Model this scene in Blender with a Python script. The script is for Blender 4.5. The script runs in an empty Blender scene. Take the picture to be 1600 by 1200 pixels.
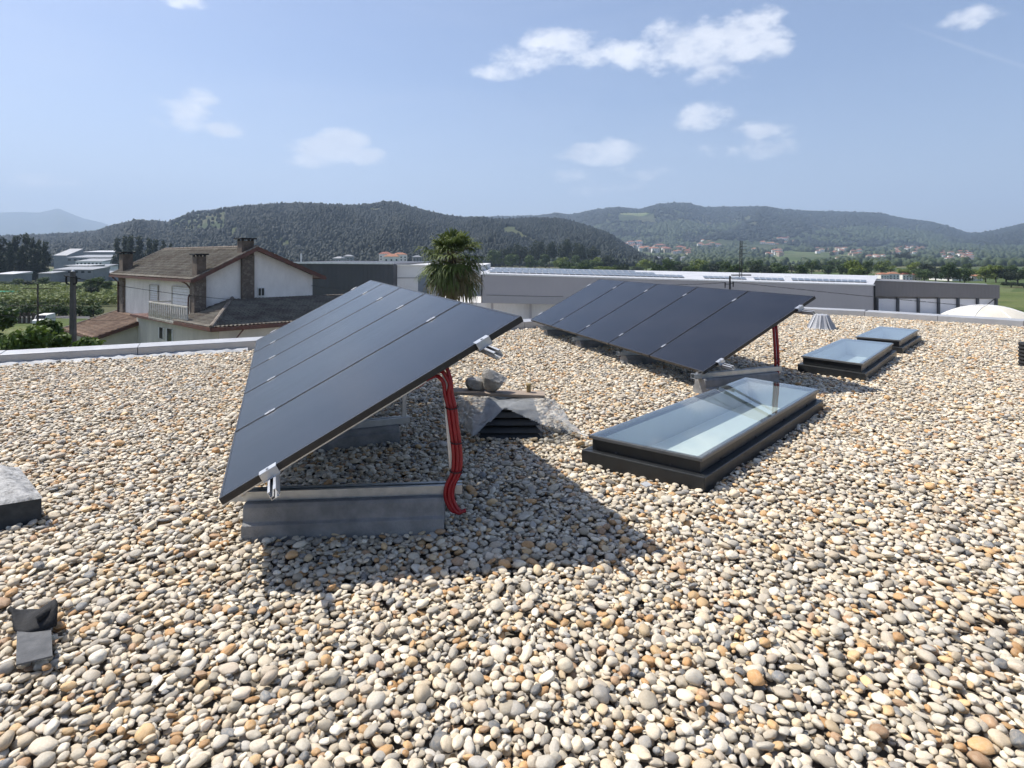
import bpy, math, random
import numpy as np
from mathutils import Vector, Matrix
R = math.radians
random.seed(7)
rng = np.random.default_rng(7)
S = bpy.context.scene
COL = S.collection
F, HX, HY, EYE = 936.0, 800.0, 402.0, 1.503   # lens and eye height recovered from the photograph

def at(px, py, Y):
    return Vector(((px - HX) / F * Y, Y, EYE - (py - HY) / F * Y))
def gp(px, py, z=0.0):
    return at(px, py, F * (EYE - z) / (py - HY))

# ------------------------------------------------------------------ objects
def tag(o, label=None, cat=None, group=None, kind=None):
    if label: o['label'] = label
    if cat: o['category'] = cat
    if group: o['group'] = group
    if kind: o['kind'] = kind
    return o
def empty(name, loc, label, cat, group=None, rz=0.0):
    o = bpy.data.objects.new(name, None); COL.objects.link(o)
    o.location = loc; o.rotation_euler = (0, 0, rz); o.empty_display_size = .2
    return tag(o, label, cat, group)

class MB:
    """collects shapes in world coordinates and links them as one mesh"""
    def __init__(self): self.v = []; self.f = []; self.mi = []; self.cur = 0
    def add(self, vs, fs):
        n = len(self.v)
        self.v.extend([tuple(p) for p in vs])
        for f in fs: self.f.append(tuple(n + i for i in f)); self.mi.append(self.cur)
        return self
    def hexa(self, b, t):
        """b, t: four corners each, same winding (counter-clockwise from above)"""
        return self.add(list(b) + list(t), [(3,2,1,0),(4,5,6,7),(0,1,5,4),(1,2,6,5),(2,3,7,6),(3,0,4,7)])
    def box(self, c, s, M=None):
        c = Vector(c); h = Vector(s) / 2; vs = []
        for z in (-1, 1):
            for x, y in ((-1,-1),(1,-1),(1,1),(-1,1)):
                p = Vector((x*h.x, y*h.y, z*h.z)); p = (M @ p) if M else p
                vs.append(c + p)
        return self.hexa(vs[:4], vs[4:])
    def beam(self, a, b, w, h, up=(0,0,1)):
        a = Vector(a); b = Vector(b); d = (b - a).normalized(); up = Vector(up)
        s = d.cross(up)
        if s.length < 1e-4: s = d.cross(Vector((1,0,0)))
        s.normalize(); u = s.cross(d).normalized()
        q = [(-1,-1),(1,-1),(1,1),(-1,1)]
        A = [a + s*x*w/2 + u*y*h/2 for x, y in q]; B = [b + s*x*w/2 + u*y*h/2 for x, y in q]
        return self.add(A + B, [(0,1,2,3),(7,6,5,4),(0,4,5,1),(1,5,6,2),(2,6,7,3),(3,7,4,0)])
    def prism(self, poly, z0, z1):
        n = len(poly); vs = [(p[0], p[1], z0) for p in poly] + [(p[0], p[1], z1) for p in poly]
        fs = [tuple(range(n-1,-1,-1)), tuple(range(n, 2*n))] + [(i,(i+1)%n,n+(i+1)%n,n+i) for i in range(n)]
        return self.add(vs, fs)
    def tube(self, pts, r, n=8, caps=True):
        pts = [Vector(p) for p in pts]; rs = r if isinstance(r, (list, tuple)) else [r]*len(pts)
        rings = []; ref = None
        for i, p in enumerate(pts):
            d = (pts[min(i+1,len(pts)-1)] - pts[max(i-1,0)]).normalized()
            if ref is None: ref = d.orthogonal().normalized()
            s = (ref - d*ref.dot(d)).normalized(); ref = s; u = d.cross(s)
            rings.append([p + (s*math.cos(2*math.pi*k/n) + u*math.sin(2*math.pi*k/n))*rs[i] for k in range(n)])
        vs = [q for g in rings for q in g]; fs = []
        for i in range(len(pts)-1):
            for k in range(n): fs.append((i*n+k, i*n+(k+1)%n, (i+1)*n+(k+1)%n, (i+1)*n+k))
        if caps: fs += [tuple(range(n-1,-1,-1)), tuple((len(pts)-1)*n+k for k in range(n))]
        return self.add(vs, fs)
    def quad(self, *p): return self.add(p, [tuple(range(len(p)))])
    def build(self, name, mat, parent=None, bevel=0, smooth=False):
        me = bpy.data.meshes.new(name)
        off = Vector((0,0,0))
        if parent is not None: off = wloc(parent)
        else:
            a = np.array(self.v); off = Vector(((a[:,0].min()+a[:,0].max())/2, (a[:,1].min()+a[:,1].max())/2, a[:,2].min()))
        me.from_pydata([(p[0]-off.x, p[1]-off.y, p[2]-off.z) for p in self.v], [], self.f)
        for m in (mat if isinstance(mat, (list, tuple)) else [mat]): me.materials.append(m)
        if any(self.mi): me.polygons.foreach_set('material_index', self.mi)
        if smooth: me.polygons.foreach_set('use_smooth', [True]*len(me.polygons))
        me.update()
        o = bpy.data.objects.new(name, me); COL.objects.link(o)
        if parent is not None: o.parent = parent
        else: o.location = off
        if bevel:
            b = o.modifiers.new('bevel', 'BEVEL'); b.width = bevel; b.segments = 2; b.limit_method = 'ANGLE'; b.angle_limit = R(40)
        return o
def wloc(o):
    p = Vector(o.location)
    while o.parent is not None: o = o.parent; p = p + Vector(o.location)
    return p
def np_mesh(name, V, Fc, mats, parent=None, loc=None, smooth=False, mi=None):
    """V (n,3), Fc (m,k) arrays; loc = origin subtracted from V"""
    V = np.asarray(V, dtype=np.float32); Fc = np.asarray(Fc, dtype=np.int32)
    if parent is not None: off = np.array(wloc(parent))
    elif loc is not None: off = np.array(loc)
    else: off = np.zeros(3)
    me = bpy.data.meshes.new(name); k = Fc.shape[1]
    me.vertices.add(len(V)); me.vertices.foreach_set('co', (V - off).astype(np.float32).ravel())
    me.loops.add(Fc.size); me.loops.foreach_set('vertex_index', Fc.ravel())
    me.polygons.add(len(Fc)); me.polygons.foreach_set('loop_start', np.arange(len(Fc), dtype=np.int32)*k)
    me.polygons.foreach_set('loop_total', np.full(len(Fc), k, dtype=np.int32))
    for m in (mats if isinstance(mats, (list, tuple)) else [mats]): me.materials.append(m)
    if mi is not None: me.polygons.foreach_set('material_index', np.asarray(mi, dtype=np.int32))
    if smooth: me.polygons.foreach_set('use_smooth', np.ones(len(Fc), dtype=bool))
    me.update(calc_edges=True); me.validate()
    o = bpy.data.objects.new(name, me); COL.objects.link(o)
    if parent is not None: o.parent = parent
    else: o.location = tuple(off)
    return o
def copy_tree(o, parent=None):
    c = o.copy(); COL.objects.link(c)
    if parent is not None: c.parent = parent
    for ch in list(o.children): copy_tree(ch, c)
    return c

# value noise, 2D, fractal, -1..1
def vnoise(x, y, seed=0, octs=4, gain=.5):
    x = np.asarray(x, float); y = np.asarray(y, float); out = np.zeros(np.broadcast(x, y).shape); a = 1.0; tot = 0
    for o in range(octs):
        xi = np.floor(x).astype(np.int64); yi = np.floor(y).astype(np.int64); fx = x-xi; fy = y-yi
        fx = fx*fx*(3-2*fx); fy = fy*fy*(3-2*fy)
        def h(i, j):
            n = (i*374761393 + j*668265263 + (seed+o)*1442695041) & 0x7fffffff
            n = ((n ^ (n >> 13))*1274126177) & 0x7fffffff
            return ((n ^ (n >> 16)) & 0xffff)/32767.5 - 1
        v = (h(xi,yi)*(1-fx)+h(xi+1,yi)*fx)*(1-fy) + (h(xi,yi+1)*(1-fx)+h(xi+1,yi+1)*fx)*fy
        out += a*v; tot += a; a *= gain; x = x*2.03+17.1; y = y*2.03+9.7
    return out/tot

# ------------------------------------------------------------------ materials
class NT:
    def __init__(self, tree): self.t = tree; self.n = tree.nodes; self.l = tree.links
    def new(self, typ, **kw):
        n = self.n.new(typ)
        for k, v in kw.items():
            if hasattr(n, k): setattr(n, k, v)
        return n
    def link(self, a, b): self.l.new(a, b)
    def math(self, op, a, b=None, c=None, clamp=False):
        n = self.n.new('ShaderNodeMath'); n.operation = op; n.use_clamp = clamp
        for i, x in enumerate((a, b, c)):
            if x is None: continue
            if isinstance(x, (int, float)): n.inputs[i].default_value = x
            else: self.l.new(x, n.inputs[i])
        return n.outputs[0]
    def noise(self, scale, detail=3, rough=.5, vec=None, dist=0.0):
        n = self.n.new('ShaderNodeTexNoise'); n.inputs['Scale'].default_value = scale
        n.inputs['Detail'].default_value = detail; n.inputs['Roughness'].default_value = rough
        n.inputs['Distortion'].default_value = dist
        if vec is not None: self.l.new(vec, n.inputs['Vector'])
        return n.outputs['Fac']
    def ramp(self, fac, stops, interp='LINEAR'):
        n = self.n.new('ShaderNodeValToRGB'); cr = n.color_ramp; cr.interpolation = interp
        while len(cr.elements) > 1: cr.elements.remove(cr.elements[0])
        cr.elements[0].position = stops[0][0]; cr.elements[0].color = col4(stops[0][1])
        for p, c in stops[1:]:
            e = cr.elements.new(p); e.color = col4(c)
        self.l.new(fac, n.inputs[0]); return n.outputs[0]
    def mix(self, fac, a, b, blend='MIX'):
        n = self.n.new('ShaderNodeMix'); n.data_type = 'RGBA'; n.blend_type = blend
        for s, x in ((n.inputs[0], fac), (n.inputs[6], a), (n.inputs[7], b)):
            if isinstance(x, (int, float)): s.default_value = x
            elif isinstance(x, tuple): s.default_value = col4(x)
            else: self.l.new(x, s)
        return n.outputs[2]
def col4(c):
    if isinstance(c, (int, float)): return (c, c, c, 1)
    return tuple(c)[:3] + (1,)
def material(name):
    m = bpy.data.materials.new(name); m.use_nodes = True
    t = NT(m.node_tree); b = t.n['Principled BSDF']
    return m, t, b
def coords(t, kind='Object'):
    n = t.n.get('TC') or t.n.new('ShaderNodeTexCoord'); n.name = 'TC'
    return n.outputs[kind]
def worldpos(t):
    n = t.n.get('GEO') or t.n.new('ShaderNodeNewGeometry'); n.name = 'GEO'
    return n.outputs['Position']
def mapped(t, vec, scale=(1,1,1), rot=(0,0,0), loc=(0,0,0)):
    n = t.n.new('ShaderNodeMapping'); n.inputs['Scale'].default_value = scale; n.inputs['Rotation'].default_value = rot
    n.inputs['Location'].default_value = loc
    t.link(vec, n.inputs['Vector']); return n.outputs[0]
def simple(name, c1, c2=None, scale=4, rough=.6, metal=0.0, bump=0.0, bscale=None, spec=.5, stretch=(1,1,1), rvar=0.0, detail=4, lo=.35, hi=.65):
    m, t, b = material(name)
    b.inputs['Roughness'].default_value = rough; b.inputs['Metallic'].default_value = metal
    b.inputs['Specular IOR Level'].default_value = spec
    if c2 is None: c2 = tuple(x*.8 for x in c1)
    v = coords(t)
    if stretch != (1,1,1): v = mapped(t, v, stretch)
    f = t.noise(scale, detail, .6, v)
    t.link(t.ramp(f, [(lo, c1), (hi, c2)]), b.inputs['Base Color'])
    if rvar:
        t.link(t.math('MULTIPLY_ADD', t.noise(scale*2.3, 3, .6, v), rvar*2, rough-rvar), b.inputs['Roughness'])
    if bump:
        bp = t.n.new('ShaderNodeBump'); bp.inputs['Strength'].default_value = bump; bp.inputs['Distance'].default_value = .02
        t.link(t.noise(bscale or scale*4, 5, .65, v), bp.inputs['Height']); t.link(bp.outputs[0], b.inputs['Normal'])
    return m

M = {}
def pebble_mat():
    m, t, b = material('pebble')
    oi = t.n.new('ShaderNodeObjectInfo'); r = oi.outputs['Random']
    cols = [(.66,.62,.53),(.60,.55,.46),(.47,.46,.43),(.72,.69,.61),(.44,.43,.40),(.56,.49,.39),(.64,.57,.46),(.38,.38,.38),
            (.68,.65,.58),(.50,.30,.14),(.62,.58,.51),(.43,.40,.35),(.76,.73,.66),(.53,.48,.41),(.56,.36,.18),(.62,.61,.57),
            (.36,.35,.33),(.67,.60,.49),(.54,.53,.50),(.60,.50,.35),(.42,.28,.18),(.70,.65,.56),(.48,.48,.48),(.60,.54,.47),(.17,.19,.22),(.68,.64,.56),(.46,.43,.37),(.64,.46,.26),
            (.70,.68,.62),(.58,.57,.54),(.65,.61,.53),(.50,.47,.42)]
    c = t.ramp(r, [(i/len(cols), k) for i, k in enumerate(cols)], 'CONSTANT')
    oc = coords(t)
    # each stone gets its own patch of the noise
    cx = t.n.new('ShaderNodeCombineXYZ'); t.link(t.math('MULTIPLY', r, 61.7), cx.inputs[0]); t.link(t.math('MULTIPLY', r, 23.1), cx.inputs[1])
    va = t.n.new('ShaderNodeVectorMath'); va.operation = 'ADD'; t.link(oc, va.inputs[0]); t.link(cx.outputs[0], va.inputs[1])
    n1 = t.noise(1.6, 5, .65, va.outputs[0], .6)
    k = t.mix(t.math('MULTIPLY', t.math('SUBTRACT', n1, .42, clamp=True), 1.5, clamp=True), c, (.56,.49,.39), 'MIX')
    k2 = t.mix(t.ramp(t.noise(5, 6, .7, va.outputs[0]), [(.38, .0), (.62, .55)]), k, (.78,.74,.66), 'MULTIPLY')
    v = t.math('FRACT', t.math('MULTIPLY', r, 917.3))
    k3 = t.mix(1.0, k2, t.ramp(v, [(0, (.78,.73,.65)), (.5, (1.04,.98,.88)), (1, (1.26,1.2,1.09))]), 'MULTIPLY')
    t.link(k3, b.inputs['Base Color']); b.inputs['Roughness'].default_value = .5
    b.inputs['Specular IOR Level'].default_value = .35
    bp = t.n.new('ShaderNodeBump'); bp.inputs['Strength'].default_value = .25; bp.inputs['Distance'].default_value = .06
    t.link(t.noise(9, 5, .7, va.outputs[0]), bp.inputs['Height']); t.link(bp.outputs[0], b.inputs['Normal'])
    return m
M['pebble'] = pebble_mat()
M['bed'] = simple('bed_soil', (.10,.085,.07), (.17,.15,.12), 30, .95)
M['alu'] = simple('aluminium', (.58,.59,.60), (.48,.49,.51), 9, .38, .85, .05, 60, rvar=.08)
M['galv'] = simple('galvanised', (.50,.52,.53), (.40,.42,.43), 14, .45, .85, .08, 60, rvar=.1)
M['frame_black'] = simple('black_anodised', (.012,.012,.014), (.02,.02,.022), 12, .35)
M['red'] = simple('red_conduit', (.27,.005,.012), (.21,.004,.009), 20, .42, 0, .1, 80)
M['tie'] = simple('black_tie', (.01,.01,.01), (.015,.015,.015), 20, .5)
M['concrete'] = simple('concrete', (.27,.27,.265), (.17,.17,.168), 7, .9, 0, .35, 60)
M['concrete_light'] = simple('rubble', (.36,.345,.32), (.24,.23,.21), 14, .92, 0, .6, 50)
M['anthracite'] = simple('anthracite_metal', (.014,.016,.018), (.022,.025,.027), 6, .40, .0, .06, 40, rvar=.08)
M['edge_metal'] = simple('skylight_edge', (.10,.105,.11), (.14,.145,.15), 6, .35, .3)
M['white_in'] = simple('diffuser', (.70,.75,.73), (.64,.69,.68), 2, .7)
M['shaft'] = simple('shaft_lining', (.42,.46,.50), (.36,.40,.44), 4, .6)
M['cap_metal'] = simple('cap_metal', (.46,.46,.46), (.38,.38,.385), 2.5, .42, .25, .08, 12, rvar=.08)
M['joint'] = simple('joint_rubber', (.02,.02,.02), (.03,.03,.03), 9, .8)
M['membrane'] = simple('pale_membrane', (.45,.46,.47), (.30,.31,.32), 6, .7, 0, .4, 12)
M['wood'] = simple('weathered_wood', (.34,.27,.21), (.23,.18,.14), 3, .85, 0, .3, 30, stretch=(1,12,12))
M['rubber'] = simple('rubber_mat', (.075,.078,.082), (.12,.122,.125), 22, .85, 0, .3, 90)
M['rubber_dark'] = simple('rubber_dark', (.006,.006,.007), (.014,.014,.015), 15, .85, 0, .3, 60)
M['ochre'] = simple('ochre_stub', (.30,.22,.10), (.20,.14,.07), 20, .8)
M['slate'] = simple('foam_side', (.030,.034,.036), (.05,.054,.056), 20, .9, 0, .2, 60)
def foil_mat():
    m, t, b = material('worn_top')
    v = coords(t)
    f = t.noise(11, 7, .72, v); g = t.noise(55, 5, .7, v)
    t.link(t.ramp(t.math('ADD', t.math('MULTIPLY', f, .65), t.math('MULTIPLY', g, .4)), [(.40, (.06,.06,.055)), (.5, (.30,.295,.28)), (.62, (.52,.51,.49))]), b.inputs['Base Color'])
    b.inputs['Roughness'].default_value = .55
    bp = t.n.new('ShaderNodeBump'); bp.inputs['Strength'].default_value = .9; bp.inputs['Distance'].default_value = .02
    t.link(t.math('ADD', f, t.math('MULTIPLY', g, .4)), bp.inputs['Height']); t.link(bp.outputs[0], b.inputs['Normal'])
    return m
M['worn_top'] = foil_mat()
def panel_mat():
    """local x runs up the slope, local y along the row"""
    m, t, b = material('solar_glass')
    v = coords(t)
    sep = t.n.new('ShaderNodeSeparateXYZ'); t.link(v, sep.inputs[0]); x, y = sep.outputs[0], sep.outputs[1]
    def lines(c, per, w):
        q = t.math('FRACT', t.math('DIVIDE', c, per)); q = t.math('ABSOLUTE', t.math('SUBTRACT', q, .5))
        return t.math('GREATER_THAN', q, .5 - w/per/2)
    cell = t.math('MAXIMUM', lines(x, .0911, .0018), lines(y, .182, .003))
    bus = lines(y, .0182, .0011)
    base = t.mix(t.noise(3, 3, .5, v), (.0045,.0055,.0095), (.0075,.0085,.013))
    base = t.mix(t.math('MULTIPLY', bus, .7), base, (.045,.046,.052))
    base = t.mix(t.math('MULTIPLY', cell, .8), base, (.002,.002,.003))
    du = t.noise(1.3, 6, .65, mapped(t, v, (1.4, .5, 1)))
    base = t.mix(t.math('MULTIPLY', t.math('SUBTRACT', du, .38, clamp=True), .24), base, (.17,.155,.16))
    t.link(base, b.inputs['Base Color'])
    b.inputs['IOR'].default_value = 1.5; b.inputs['Specular IOR Level'].default_value = .35
    dust = t.noise(2.2, 5, .6, mapped(t, v, (.35, 3.0, 1)))
    t.link(t.math('MULTIPLY_ADD', dust, .16, .10), b.inputs['Roughness'])
    return m
M['solar'] = panel_mat()
def glass_mat():
    m, t, b = material('skylight_glass')
    t.n.remove(b); out = t.n['Material Output']
    tr = t.n.new('ShaderNodeBsdfTransparent'); tr.inputs[0].default_value = (.85,.90,.89,1)
    gl = t.n.new('ShaderNodeBsdfGlossy'); gl.inputs['Roughness'].default_value = .02; gl.inputs[0].default_value = (.95,.98,1,1)
    fr = t.n.new('ShaderNodeFresnel'); fr.inputs[0].default_value = 1.65
    mx = t.n.new('ShaderNodeMixShader'); t.link(t.math('MULTIPLY_ADD', fr.outputs[0], 1.25, .02, clamp=True), mx.inputs[0])
    t.link(tr.outputs[0], mx.inputs[1]); t.link(gl.outputs[0], mx.inputs[2]); t.link(mx.outputs[0], out.inputs[0])
    return m
M['glass'] = glass_mat()
def film_mat():
    m, t, b = material('plastic_film')
    t.n.remove(b); out = t.n['Material Output']
    tr = t.n.new('ShaderNodeBsdfTransparent'); tr.inputs[0].default_value = (.9,.92,.93,1)
    pb = t.n.new('ShaderNodeBsdfPrincipled'); pb.inputs['Base Color'].default_value = (.62,.64,.65,1); pb.inputs['Roughness'].default_value = .25
    tl = t.n.new('ShaderNodeBsdfTranslucent'); tl.inputs[0].default_value = (.6,.62,.63,1)
    m1 = t.n.new('ShaderNodeMixShader'); m1.inputs[0].default_value = .35; t.link(pb.outputs[0], m1.inputs[1]); t.link(tl.outputs[0], m1.inputs[2])
    mx = t.n.new('ShaderNodeMixShader')
    f = t.noise(9, 5, .6, coords(t), 1.0)
    t.link(t.math('MULTIPLY_ADD', f, .6, .22, clamp=True), mx.inputs[0])
    t.link(tr.outputs[0], mx.inputs[1]); t.link(m1.outputs[0], mx.inputs[2]); t.link(mx.outputs[0], out.inputs[0])
    return m
M['film'] = film_mat()
def plaster(name, c, c2):
    m, t, b = material(name); v = coords(t)
    f = t.noise(1.1, 6, .65, mapped(t, v, (1,1,.35))); g = t.noise(14, 4, .6, v)
    k = t.mix(t.ramp(f, [(.38, 0), (.68, 1)]), c, c2)
    t.link(t.mix(.25, k, t.ramp(g, [(.3, .6), (.7, 1.0)]), 'MULTIPLY'), b.inputs['Base Color']); b.inputs['Roughness'].default_value = .9
    return m
M['plaster'] = plaster('white_plaster', (.86,.82,.77), (.70,.665,.62))
M['plaster_low'] = plaster('cream_plaster', (.60,.56,.48), (.47,.44,.38))
M['stone'] = None
def stone_mat():
    m, t, b = material('rubble_stone'); v = coords(t)
    n = t.n.new('ShaderNodeTexVoronoi'); n.inputs['Scale'].default_value = 6; t.link(v, n.inputs['Vector'])
    c = t.ramp(n.outputs['Color'], [(0, (.10,.078,.062)), (.5, (.15,.12,.095)), (1, (.21,.175,.145))])
    e = t.n.new('ShaderNodeTexVoronoi'); e.feature = 'DISTANCE_TO_EDGE'; e.inputs['Scale'].default_value = 6; t.link(v, e.inputs['Vector'])
    t.link(t.mix(t.ramp(e.outputs[0], [(.02, 1), (.07, 0)]), c, (.07,.06,.05)), b.inputs['Base Color'])
    b.inputs['Roughness'].default_value = .9; return m
M['stone'] = stone_mat()
M['brown_trim'] = simple('brown_trim', (.12,.045,.030), (.075,.032,.024), 2, .6)
M['brick_ch'] = simple('sooty_render', (.15,.115,.09), (.085,.065,.052), 3, .9, 0, .3, 20)
def tile_mat(k_=(1,1,1)):
    m, t, b = material('roof_tiles'); v = coords(t)
    f = t.noise(1.0, 6, .7, v); g = t.noise(7, 5, .7, v)
    k = t.ramp(f, [(p, tuple(a*b_ for a, b_ in zip(c, k_))) for p, c in [(.30, (.095,.072,.056)), (.46, (.160,.137,.110)), (.60, (.235,.215,.175)), (.75, (.145,.14,.115))]])
    t.link(t.mix(.75, k, t.ramp(g, [(.25, .35), (.5, .85), (.75, 1.35)]), 'MULTIPLY'), b.inputs['Base Color'])
    b.inputs['Roughness'].default_value = .92; return m
M['tile'] = tile_mat(); M['tile_red'] = tile_mat((1.25,.95,.82))
M['ridge'] = simple('ridge_tiles', (.22,.19,.155), (.13,.105,.085), 3, .9, 0, .3, 14)
M['window_dark'] = simple('window_dark', (.012,.014,.018), (.02,.022,.026), 3, .15)
M['shutter'] = simple('white_shutter', (.70,.70,.71), (.62,.62,.63), 2, .6)
M['white_paint'] = simple('white_paint', (.74,.74,.72), (.60,.60,.58), 5, .55)
M['balc'] = simple('balcony_concrete', (.55,.53,.47), (.38,.36,.31), 4, .85)
def bark(): return simple('bark', (.09,.07,.05), (.05,.04,.03), 6, .95, 0, .5, 20)
M['bark'] = bark()
def leaf_mat(name, c1, c2, c3, trans=.25, scale=.6, rl=(.74,.78,.8), rh_=(1.25,1.2,1.05)):
    m, t, b = material(name)
    oi = t.n.new('ShaderNodeObjectInfo')
    v = coords(t); f = t.noise(scale, 3, .6, v)
    g = t.n.new('ShaderNodeTexWhiteNoise'); t.link(mapped(t, v, (3,3,3)), g.inputs[0])
    k = t.ramp(t.math('ADD', t.math('MULTIPLY', f, .7), t.math('MULTIPLY', g.outputs[0], .3)), [(.32, c1), (.5, c2), (.68, c3)])
    k = t.mix(1.0, k, t.ramp(oi.outputs['Random'], [(0, rl), (1, rh_)]), 'MULTIPLY')
    t.link(k, b.inputs['Base Color']); b.inputs['Roughness'].default_value = .65; b.inputs['Specular IOR Level'].default_value = .3
    out = t.n['Material Output']; tl = t.n.new('ShaderNodeBsdfTranslucent'); t.link(k, tl.inputs[0])
    mx = t.n.new('ShaderNodeMixShader'); mx.inputs[0].default_value = trans
    t.link(b.outputs[0], mx.inputs[1]); t.link(tl.outputs[0], mx.inputs[2]); t.link(mx.outputs[0], out.inputs[0])
    return m
M['leaf_dark'] = leaf_mat('dark_foliage', (.014,.024,.014), (.024,.038,.019), (.038,.056,.026))
M['leaf_mid'] = leaf_mat('mid_foliage', (.030,.055,.018), (.052,.088,.026), (.085,.125,.036))
M['leaf_lime'] = leaf_mat('fresh_foliage', (.070,.110,.022), (.125,.170,.034), (.19,.23,.05))
M['leaf_bush'] = leaf_mat('bush_foliage', (.030,.060,.015), (.065,.115,.022), (.13,.18,.035), scale=1.4)
M['vine'] = leaf_mat('vine_foliage', (.12,.155,.045), (.20,.24,.07), (.28,.31,.12))
M['palm_green'] = leaf_mat('palm_green', (.05,.078,.022), (.095,.13,.036), (.16,.19,.062), .25, 2.0)
M['palm_dry'] = leaf_mat('palm_dry', (.12,.10,.05), (.17,.145,.075), (.26,.22,.13), .2, 2.0)
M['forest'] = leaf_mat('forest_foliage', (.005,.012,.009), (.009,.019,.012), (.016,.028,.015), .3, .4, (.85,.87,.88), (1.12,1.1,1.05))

# ------------------------------------------------------------------ camera
cam = bpy.data.cameras.new('camera'); cam.sensor_width = 36; cam.lens = F/1600*36
cam.shift_y = -(600-HY)/1600; cam.clip_end = 40000; cam.clip_start = .05
co = bpy.data.objects.new('camera', cam); COL.objects.link(co); co.location = (0, 0, EYE); co.rotation_euler = (R(90), 0, 0)
S.camera = co

# ------------------------------------------------------------------ sun + sky
SD = Vector((-.746, .31, 1.175)).normalized()
EL = math.asin(SD.z); AZ = math.atan2(SD.x, SD.y)
sl = bpy.data.lights.new('sun', 'SUN'); sl.energy = 4.9; sl.angle = R(.55); sl.color = (1, .955, .885)
so = bpy.data.objects.new('sun', sl); COL.objects.link(so); so.rotation_euler = SD.to_track_quat('Z', 'Y').to_euler(); so.location = (-20, 10, 30)
W = bpy.data.worlds.new('World'); S.world = W; W.use_nodes = True
t = NT(W.node_tree); bg = t.n['Background']
sky = t.n.new('ShaderNodeTexSky'); sky.sky_type = 'NISHITA'; sky.sun_disc = False
sky.sun_elevation = EL; sky.sun_rotation = AZ; sky.altitude = 50; sky.air_density = 1.0; sky.dust_density = 1.3; sky.ozone_density = 3.8
tc = t.n.new('ShaderNodeTexCoord'); D = tc.outputs['Generated']
air = t.mix(1.0, sky.outputs[0], (1.09, 1.0, 1.0), 'MULTIPLY')
sp = t.n.new('ShaderNodeSeparateXYZ'); t.link(D, sp.inputs[0])
az = t.math('ARCTAN2', sp.outputs[0], sp.outputs[1]); el = t.math('ARCSINE', sp.outputs[2])
cn = t.noise(7.5, 8, .58, mapped(t, D, (1,1,2.2)), .35)
cf = t.noise(26, 5, .6, mapped(t, D, (1,1,1.8)))
CL = [(775,112,34,9,.8),(815,94,40,15,.9),(862,76,42,19,.92),(903,62,26,14,.8),(905,92,44,10,.7),(952,76,22,13,.85),(1010,84,40,20,.95),(1062,70,46,27,1.05),(1105,66,48,27,1.05),
      (1150,60,44,27,1.0),(1184,42,30,20,.95),(1192,68,34,18,.85),(1120,116,42,14,.7),(1060,98,60,14,.8),
      (288,178,38,22,1.2),(306,166,28,20,1.2),(348,200,28,10,1.1),(262,192,24,9,1.0),(508,234,44,14,1.2),(534,220,28,13,1.15),(562,244,28,10,1.1),(486,248,28,9,1.0),
      (935,240,46,13,1.0),(950,230,24,10,.85),(890,275,28,11,.85),(930,290,52,13,.62),(995,273,38,9,.65),(1102,184,33,16,.85),(1185,204,38,11,.7),(1160,234,60,12,.65),
      (1522,26,38,13,.8),(52,282,54,10,.95),(232,299,26,7,.7),(290,2,30,8,.7),(262,312,60,10,.3),(180,302,40,8,.25)]
acc = None
for px, py, rx, ry, s in CL:
    a0 = math.atan((px-HX)/F); c = math.cos(a0); e0 = math.atan((HY-py)/F*c)
    u = t.math('MULTIPLY', t.math('SUBTRACT', az, a0), F/rx/(c*c)*1.0*.82)
    v = t.math('MULTIPLY', t.math('SUBTRACT', el, e0), F/ry/c*.82)
    d = t.math('ADD', t.math('MULTIPLY', u, u), t.math('MULTIPLY', v, v))
    g = t.math('MULTIPLY', t.math('SUBTRACT', 1.0, t.math('MULTIPLY', d, .42), clamp=True), s)
    acc = g if acc is None else t.math('MAXIMUM', acc, g)
dens = t.math('ADD', acc, t.math('ADD', t.math('MULTIPLY', t.math('SUBTRACT', cn, .5), 2.3), t.math('MULTIPLY', t.math('SUBTRACT', cf, .5), 1.6)))
dens = t.math('MULTIPLY', dens, t.math('GREATER_THAN', acc, 0.0))
cm = t.n.new('ShaderNodeMapRange'); cm.interpolation_type = 'SMOOTHSTEP'; cm.inputs[1].default_value = .26; cm.inputs[2].default_value = 1.12
t.link(dens, cm.inputs[0])
edge = t.n.new('ShaderNodeMapRange'); edge.interpolation_type = 'SMOOTHSTEP'; edge.inputs[1].default_value = 0; edge.inputs[2].default_value = .35
t.link(acc, edge.inputs[0])
alpha = t.math('MULTIPLY', cm.outputs[0], t.math('MULTIPLY', edge.outputs[0], .84))
# thin high veil, thicker to the left and low down
veil = t.noise(1.6, 6, .6, mapped(t, D, (1,1,5.0), (0,0,.5)), .8)
vl = t.math('MULTIPLY', t.ramp(veil, [(.40, 0), (.75, 1)]), t.math('MULTIPLY', t.math('SUBTRACT', .75, az, clamp=True), .13))
# contrail at the upper right
def lineglow(a, b, w, amp):
    A0 = math.atan((a[0]-HX)/F); E0 = math.atan((HY-a[1])/F*math.cos(A0)); B0 = math.atan((b[0]-HX)/F); E1 = math.atan((HY-b[1])/F*math.cos(B0))
    L = math.hypot(B0-A0, E1-E0); nx, ny = -(E1-E0)/L, (B0-A0)/L
    dd = t.math('ABSOLUTE', t.math('ADD', t.math('MULTIPLY', t.math('SUBTRACT', az, A0), nx), t.math('MULTIPLY', t.math('SUBTRACT', el, E0), ny)))
    g = t.math('SUBTRACT', 1.0, t.math('DIVIDE', dd, w), clamp=True)
    rg = t.math('MULTIPLY', t.math('GREATER_THAN', az, A0), t.math('MULTIPLY', t.math('SUBTRACT', az, A0), 14, clamp=True))
    return t.math('MULTIPLY', t.math('MULTIPLY', g, rg), amp)
tr_ = lineglow((1395,32), (1600,104), .0035, .16)
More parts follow.
